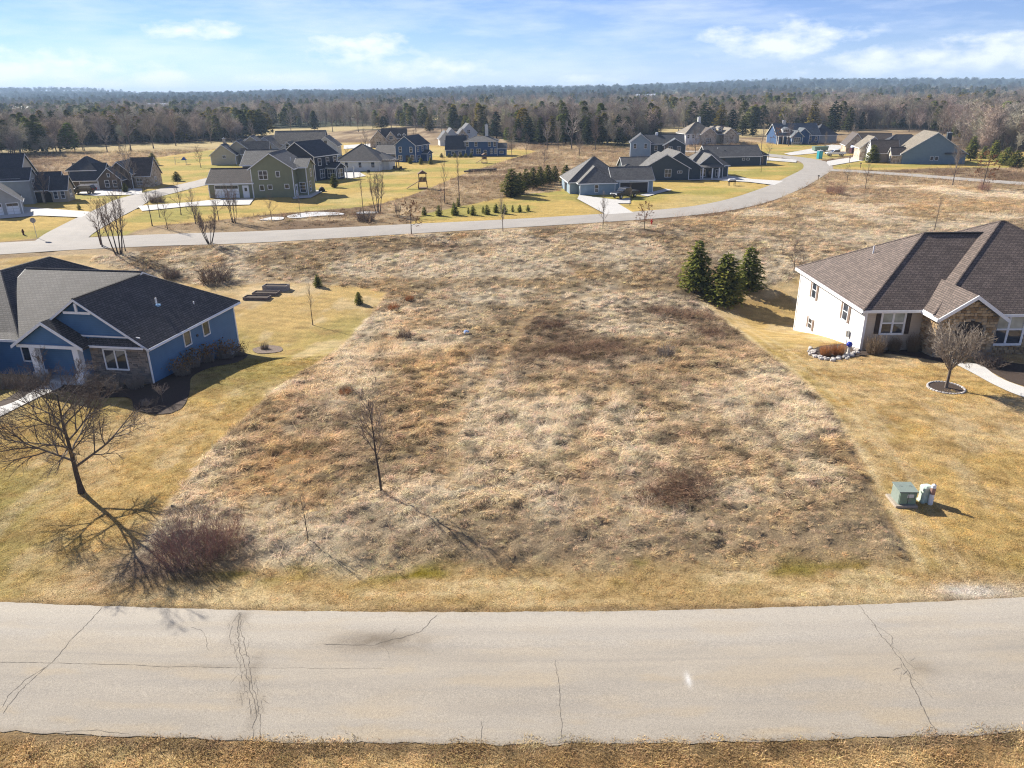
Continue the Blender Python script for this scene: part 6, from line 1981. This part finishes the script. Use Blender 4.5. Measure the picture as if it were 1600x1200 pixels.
def tuft(seed, n, L, lay, w, rad):
    """a clump of bent dry blades; lay = how far it is laid over towards +x"""
    rnd = random.Random(seed)
    v, f, sh = [], [], []
    for i in range(n):
        a, q = rnd.uniform(0, 6.283), math.sqrt(rnd.random()) * rad
        p = Vector((math.cos(a) * q, math.sin(a) * q, -.02))
        d = Vector((rnd.gauss(0, .45), rnd.gauss(0, .45), 1)).normalized()
        LL = L * rnd.uniform(.55, 1.2)
        wv = Vector((rnd.uniform(-1, 1), rnd.uniform(-1, 1), rnd.uniform(-.2, .2))).normalized() * w * rnd.uniform(.6, 1.3)
        k = len(v)
        for j in range(4):
            u = j / 3
            ww = wv * (1 - u * .75)
            v += [tuple(p - ww), tuple(p + ww)]
            d = (d + Vector((lay * 1.1, rnd.gauss(0, .18), -lay * .75)) * .55).normalized()
            p = p + d * LL / 3
            p.z = max(p.z, .015 + .02 * rnd.random())
        for j in range(3):
            f.append((k + 2 * j, k + 2 * j + 1, k + 2 * j + 3, k + 2 * j + 2))
        q = rnd.random()
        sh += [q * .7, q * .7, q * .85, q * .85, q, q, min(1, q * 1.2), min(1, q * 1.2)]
    return np_mesh("tuft", v, f, GRASSM, {"shade": ('FLOAT', sh)})
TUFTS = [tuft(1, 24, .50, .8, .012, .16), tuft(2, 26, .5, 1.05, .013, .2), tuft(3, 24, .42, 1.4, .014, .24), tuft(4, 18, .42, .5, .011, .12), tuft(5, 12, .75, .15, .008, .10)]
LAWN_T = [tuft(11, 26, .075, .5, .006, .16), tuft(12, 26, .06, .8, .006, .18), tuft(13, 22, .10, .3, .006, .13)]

def sample_grid(P, arr):
    """nearest value of a ground-vertex array at points P"""
    ix = np.clip(np.searchsorted(xs, P[:, 0]), 0, nx - 1)
    iy = np.clip(np.searchsorted(ys, P[:, 1]), 0, ny - 1)
    return arr[iy * nx + ix]
def bilin_z(P):
    ix = np.clip(np.searchsorted(xs, P[:, 0]) - 1, 0, nx - 2)
    iy = np.clip(np.searchsorted(ys, P[:, 1]) - 1, 0, ny - 2)
    fx = (P[:, 0] - xs[ix]) / (xs[ix + 1] - xs[ix])
    fy = (P[:, 1] - ys[iy]) / (ys[iy + 1] - ys[iy])
    z = Zg
    a, b_, c, d = z[iy * nx + ix], z[iy * nx + ix + 1], z[(iy + 1) * nx + ix], z[(iy + 1) * nx + ix + 1]
    return (a * (1 - fx) + b_ * fx) * (1 - fy) + (c * (1 - fx) + d * fx) * fy
def rand_pts(x0, x1, y0, y1, n):
    return np.stack([NR.uniform(x0, x1, n), NR.uniform(y0, y1, n)], 1)
def view_ok(P, m=3.0):
    return np.abs(P[:, 0]) < P[:, 1] * .78 + m + 6
SINK = sink
HOUSE_R = []
for (ox, oy, yaw, bx0, bx1, by0, by1) in ((-27.1, 51.9, -10, -24.6, .3, -5.2, 17.2), (29.4, 58.6, -1, -.3, 24.2, -2.7, 17.4)):
    HOUSE_R.append((ox, oy, R(yaw), bx0, bx1, by0, by1))
def clear(P):
    ok = sample_grid(P, SINK) < .03
    for ox, oy, a, bx0, bx1, by0, by1 in HOUSE_R:
        dx, dy = P[:, 0] - ox, P[:, 1] - oy
        lx, ly = dx * math.cos(a) + dy * math.sin(a), -dx * math.sin(a) + dy * math.cos(a)
        ok &= ~((lx > bx0) & (lx < bx1) & (ly > by0) & (ly < by1))
    for b_ in (BED_B, BED_W, BED_W2, WALK_B, WALK_W):
        ok &= poly_sd(b_, P[:, 0], P[:, 1]) < .05
    return ok
def grass(name, P, kinds, size, keep, label, hue=1.0, flow=None, cmul=None):
    P = P[view_ok(P)]
    P = P[clear(P)]
    P = P[keep(P)]
    n = len(P)
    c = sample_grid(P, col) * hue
    if cmul is not None:
        c = c * cmul(P)[:, None]
    c = c * np.clip(.30 + 1.45 * fbm(P[:, 0] / .55, P[:, 1] / .5, 3, 52, .6), .35, 1.5)[:, None]
    c = c * NR.uniform(.68, 1.36, (n, 1)) * (1 + NR.normal(0, .045, (n, 3)))
    c = c / np.maximum(1, c.max(1, keepdims=True) / .95)
    ang = (fbm(P[:, 0] / 5, P[:, 1] / 5, 3, 50) * 4.5 + fbm(P[:, 0] / 1.2, P[:, 1] / 1.2, 2, 51) * 2.5 - 3.6) + NR.normal(0, .85, n)
    rot = np.stack([NR.normal(0, .08, n), NR.normal(0, .08, n), ang], 1)
    s = NR.uniform(.65, 1.35, n) * size(P)
    scl = np.stack([s, s, s * NR.uniform(.55, 1.05, n)], 1)
    Z = bilin_z(P)
    lo, hi = kinds
    src = TUFTS + LAWN_T
    return scatter(name, np.stack([P[:, 0], P[:, 1], Z - .015], 1), rot, scl, np.clip(c, .01, .95), NR.integers(lo, hi, n) if not callable(keep) or True else 0, src, label, "grass")
def rk(P, arr, p=1.0):
    return NR.random(len(P)) < sample_grid(P, arr) * p
ROUGH = rough
den = np.clip(.35 + 1.2 * sstep(.35, .62, fbm(X / 1.6, Y / 1.3, 3, 66)), 0, 1)
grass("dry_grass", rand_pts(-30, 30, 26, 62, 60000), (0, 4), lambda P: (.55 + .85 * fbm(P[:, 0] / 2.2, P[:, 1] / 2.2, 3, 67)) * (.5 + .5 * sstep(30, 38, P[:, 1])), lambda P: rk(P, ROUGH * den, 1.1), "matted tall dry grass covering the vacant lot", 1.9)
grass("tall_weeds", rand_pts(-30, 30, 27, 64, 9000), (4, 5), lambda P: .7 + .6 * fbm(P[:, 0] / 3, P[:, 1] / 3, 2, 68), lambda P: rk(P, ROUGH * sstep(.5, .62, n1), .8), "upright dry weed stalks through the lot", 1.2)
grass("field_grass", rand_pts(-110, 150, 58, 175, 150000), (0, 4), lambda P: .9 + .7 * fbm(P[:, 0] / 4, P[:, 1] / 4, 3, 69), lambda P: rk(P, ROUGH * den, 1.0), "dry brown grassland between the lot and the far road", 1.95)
LAWNM = np.maximum(np.maximum(lawns["b"], lawns["w"]), mv) * (1 - rough)
grass("lawn_grass", rand_pts(-50, 50, 24.5, 60, 150000), (5, 8), lambda P: .8 + .5 * fbm(P[:, 0] / 1.2, P[:, 1] / 1.2, 2, 70), lambda P: rk(P, LAWNM, .95), "short mown winter turf of the lawns and verge", 1.45)
grass("verge_grass", rand_pts(-26, 26, 13, 18.6, 16000), (5, 8), lambda P: 1.2 + .9 * fbm(P[:, 0] / .8, P[:, 1] / .8, 2, 71), lambda P: NR.random(len(P)) < .9, "coarse brown turf on the near side of the road", 1.6)
SCRUB = (1 - np.maximum.reduce([lawns[k] for k in ("1", "2", "3", "4", "b", "w")])) * (1 - np.clip(rough, 0, 1)) * sstep(112, 126, Y) * (1 - sstep(280, 330, Y))
grass("scrub_grass", rand_pts(-190, 200, 112, 300, 90000), (0, 5), lambda P: 1.5 + .9 * fbm(P[:, 0] / 6, P[:, 1] / 6, 2, 72), lambda P: rk(P, SCRUB, .8), "brown scrub between the far gardens and the wood", 1.6)

# ------------------------------------------------------------------ woods
def far_pine(seed, h, w, n, s):
    rnd = random.Random(seed)
    v, f, sh = [], [], []
    for i in range(n):
        t = rnd.random() ** .8
        z = h * (.12 + .88 * t)
        r = w / 2 * (1 - t) ** .5 * (1 - .6 * math.exp(-t * 7)) * (.7 + .5 * rnd.random()) + .1
        a = rnd.uniform(0, 6.283)
        p = Vector((math.cos(a) * r, math.sin(a) * r, z))
        d = Vector((math.cos(a), math.sin(a), rnd.uniform(-.5, .25)))
        u = Vector((-math.sin(a), math.cos(a), rnd.uniform(-.4, .4)))
        q = s * rnd.uniform(.6, 1.3)
        k = len(v)
        v += [tuple(p - d * q * .8), tuple(p + u * q * .6), tuple(p + d * q), tuple(p - u * q * .6)]
        f.append((k, k + 1, k + 2, k + 3))
        sh += [min(1, max(0, .25 + .6 * t + rnd.uniform(-.3, .3)))] * 4
    return np_mesh("needles", v, f, FORN, {"shade": ('FLOAT', sh)})
def far_bare(seed, h, w, n, tw):
    rnd = random.Random(seed)
    v, f, sh = [], [], []
    def strip(p, q, w0, w1, s):
        d = (q - p).normalized()
        for sd in (d.cross(Vector((rnd.gauss(0, 1), rnd.gauss(0, 1), .1))).normalized(),):
            k = len(v)
            v.extend([tuple(p - sd * w0), tuple(p + sd * w0), tuple(q + sd * w1), tuple(q - sd * w1)])
            f.append((k, k + 1, k + 2, k + 3))
            sh.extend([s] * 4)
    top = Vector((rnd.uniform(-.3, .3), rnd.uniform(-.3, .3), h * .8))
    for k in range(3):
        strip(Vector((0, 0, -.3)), top, .17, .05, .2)
    for i in range(n):
        t = rnd.uniform(.28, 1)
        b0 = top * t
        a = rnd.uniform(0, 6.283)
        L = w * .55 * (1.15 - .6 * t) * rnd.uniform(.6, 1.1)
        e_ = b0 + Vector((math.cos(a) * L * .75, math.sin(a) * L * .75, L * rnd.uniform(.5, 1.0)))
        strip(b0, e_, tw * 1.3, tw * .6, rnd.uniform(.2, .7))
        for j in range(8):
            m = b0.lerp(e_, rnd.uniform(.3, 1))
            l2 = L * rnd.uniform(.25, .5)
            g_ = m + Vector((rnd.gauss(0, 1), rnd.gauss(0, 1), rnd.uniform(.1, 1.3))).normalized() * l2
            strip(m, g_, tw, tw * .3, rnd.uniform(.3, 1))
    return np_mesh("twigs", v, f, FORB, {"shade": ('FLOAT', sh)})
PINES = [far_pine(1, 10, 5.6, 460, .66), far_pine(2, 11, 4.6, 440, .6), far_pine(3, 9, 6.6, 480, .7)]
BARES = [far_bare(4, 10, 8, 46, .045), far_bare(5, 11, 7, 46, .045), far_bare(6, 9, 8, 50, .045)]
WOODS = PINES + BARES
def pine_share(x, y):
    n = fbm(x / 55 + 5, y / 110, 3, 90)
    return np.clip(sstep(.47, .58, n) + .85 * np.exp(-((x - 45) / 75) ** 2 - ((y - 300) / 60) ** 2) + .8 * np.exp(-((x + 150) / 70) ** 2 - ((y - 285) / 60) ** 2) - .8 * sstep(110, 170, x) * (y < 420), 0, 1)
def wood_pts(y0, y1, n):
    y = np.sqrt(NR.uniform(y0 ** 2, y1 ** 2, n))
    x = NR.uniform(-.86, .86, n) * y
    return np.stack([x, y], 1)
fp = np.concatenate([wood_pts(205, 420, 11000), wood_pts(420, 800, 9000), wood_pts(800, 1700, 9000), wood_pts(1700, 4200, 12000)])
fp = fp[fp[:, 1] > edge_y(fp[:, 0], fp[:, 1])]
clearing = clearing_n(fp[:, 0], fp[:, 1])
fp = fp[clearing < np.where(fp[:, 1] < 300, .75, np.where(fp[:, 1] > 2000, .7, .56))]
isp = NR.random(len(fp)) < pine_share(fp[:, 0], fp[:, 1]) * np.where(fp[:, 1] < 330, .45, .65)
idx = np.where(isp, NR.integers(0, 3, len(fp)), NR.integers(3, 6, len(fp)))
s = NR.uniform(.4, 1.35, len(fp)) * np.where(isp, 1.0, 1.05) * (1 + .55 * sstep(600, 2500, fp[:, 1]))
pc = np.where(isp[:, None], np.array([[.115, .13, .04]]) * NR.uniform(.55, 1.5, (len(fp), 1)), np.array([[.31, .26, .205]]) * NR.uniform(.6, 1.4, (len(fp), 1)))
gold = isp & (NR.random(len(fp)) < .3)
pc = np.where(gold[:, None], np.array([[.20, .17, .03]]) * NR.uniform(.8, 1.3, (len(fp), 1)), pc)
pc = pc * (1 + NR.normal(0, .05, pc.shape)) * (.6 + .85 * fbm(fp[:, 0] / 40, fp[:, 1] / 55, 3, 95))[:, None]
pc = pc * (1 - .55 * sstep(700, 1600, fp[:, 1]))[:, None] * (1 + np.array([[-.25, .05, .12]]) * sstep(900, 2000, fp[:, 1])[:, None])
far_w = 1 + .9 * sstep(900, 3000, fp[:, 1])
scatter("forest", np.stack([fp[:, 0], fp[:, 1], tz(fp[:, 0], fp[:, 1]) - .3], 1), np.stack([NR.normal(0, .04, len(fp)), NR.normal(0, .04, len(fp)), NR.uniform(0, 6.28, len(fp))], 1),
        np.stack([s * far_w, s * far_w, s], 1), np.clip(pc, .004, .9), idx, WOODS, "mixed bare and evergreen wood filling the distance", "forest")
# the nearest trees of the wood stand apart and are things
FPINE = [leaf_mat("edge_pine_green", [(0, (.016, .024, .009)), (1, (.10, .11, .03))]), leaf_mat("edge_pine_gold", [(0, (.04, .035, .01)), (1, (.22, .18, .04))]), leaf_mat("edge_pine_dark", [(0, (.008, .014, .008)), (1, (.05, .065, .03))])]
EP = [conifer(61 + i, 10, 5.8, 14, 12, FPINE[i], .1, .08, 6, .45, .5, pw=.55) for i in range(3)]
EB = [bare_meshes(71 + i, BARK, (TWIGG, TWIG, bark("twig_ash", (.30, .26, .225)))[i], 2.6, h=10, trunk_h=2.5, r0=.16, n_main=12, up=.9, spread=.7, levels=3, dens=1.0, len1=.42) for i in range(3)]
EDGE = [(810, 222, 0), (826, 224, 2), (845, 226, 0), (862, 225, 1), (884, 224, 0), (900, 223, 2), (918, 226, 0), (935, 226, 1), (950, 224, 0), (965, 226, 2), (978, 222, 0), (760, 214, 0), (742, 212, 1), (776, 216, 2),
        (1100, 205, 0), (1125, 208, 1), (1142, 210, 2), (1160, 212, 0), (1176, 213, 2), (1246, 200, 0), (1268, 204, 1), (1300, 210, 2), (1325, 206, 0), (1345, 204, 2), (1405, 200, 0), (30, 228, 0), (62, 226, 2), (90, 224, 0), (150, 222, 2), (182, 220, 0), (210, 216, 0), (250, 214, 2), (285, 214, 0), (318, 212, 2), (492, 204, 2), (672, 206, 1)]
EDB = [(60, 236, 0), (95, 238, 1), (130, 236, 0), (168, 238, 2), (205, 236, 1), (240, 232, 0), (275, 228, 1), (330, 224, 0), (362, 222, 1), (395, 220, 2), (455, 208, 2), (520, 206, 0), (560, 206, 1), (612, 204, 2), (650, 206, 0), (690, 208, 2), (855, 234, 2), (872, 236, 0), (893, 234, 2), (930, 235, 1), (1060, 206, 0), (1205, 212, 1), (1225, 208, 2), (1420, 206, 1), (1450, 208, 0), (1480, 214, 2), (1505, 218, 1), (1530, 222, 0), (1556, 226, 2), (1580, 228, 1), (1596, 226, 0), (20, 240, 1), (1470, 226, 1), (1520, 228, 2)]
PLACE = lambda px: "above the western houses" if px < 330 else "above the middle houses" if px < 760 else "beyond the scrub clearing" if px < 1000 else "above the cream house" if px < 1190 else "above the stone gables" if px < 1420 else "above the big tan house"
ORD = ["first", "second", "third", "fourth", "fifth", "sixth", "seventh", "eighth", "ninth", "tenth", "eleventh", "twelfth", "thirteenth"]
cnt = {}
for k, (lst, nm, ad) in enumerate(((sorted(EDGE), "pine_tree", ("green", "golden", "dark")), (sorted(EDB), "woodland_tree", ("pale", "brown", "ash grey")))):
    for px, py, i in lst:
        key = (nm, i, PLACE(px))
        cnt[key] = cnt.get(key, 0) + 1
        lab = "%s %s at wood edge %s, %s such from left" % (ad[i], "pine" if k == 0 else "bare tree", PLACE(px), ORD[cnt[key] - 1])
        hh = random.uniform(7, 14) if k == 0 else random.uniform(8, 14)
        place_tree(nm, px, py, 0, (EP, EB)[k][i], 10, lab, ("evergreens at the wood edge", "bare trees at the wood edge")[k], hm=hh, sx=random.uniform(.85, 1.2))

# ------------------------------------------------------------------ the air
hz = MB().box(-7000, 7000, -300, 7600, -8, 90).build("haze", None)
hm_ = bpy.data.materials.new("haze_air")
hm_.use_nodes = True
hn, hl = hm_.node_tree.nodes, hm_.node_tree.links
hn.clear()
ho, pv = hn.new("ShaderNodeOutputMaterial"), hn.new("ShaderNodeVolumePrincipled")
pv.inputs["Color"].default_value = (.55, .75, 1.0, 1)
pv.inputs["Density"].default_value = .00017
pv.inputs["Anisotropy"].default_value = .0
hl.new(pv.outputs[0], ho.inputs["Volume"])
hz.data.materials.append(hm_)
tag(hz, "thin blue haze over the distant woods", "haze", kind="stuff")
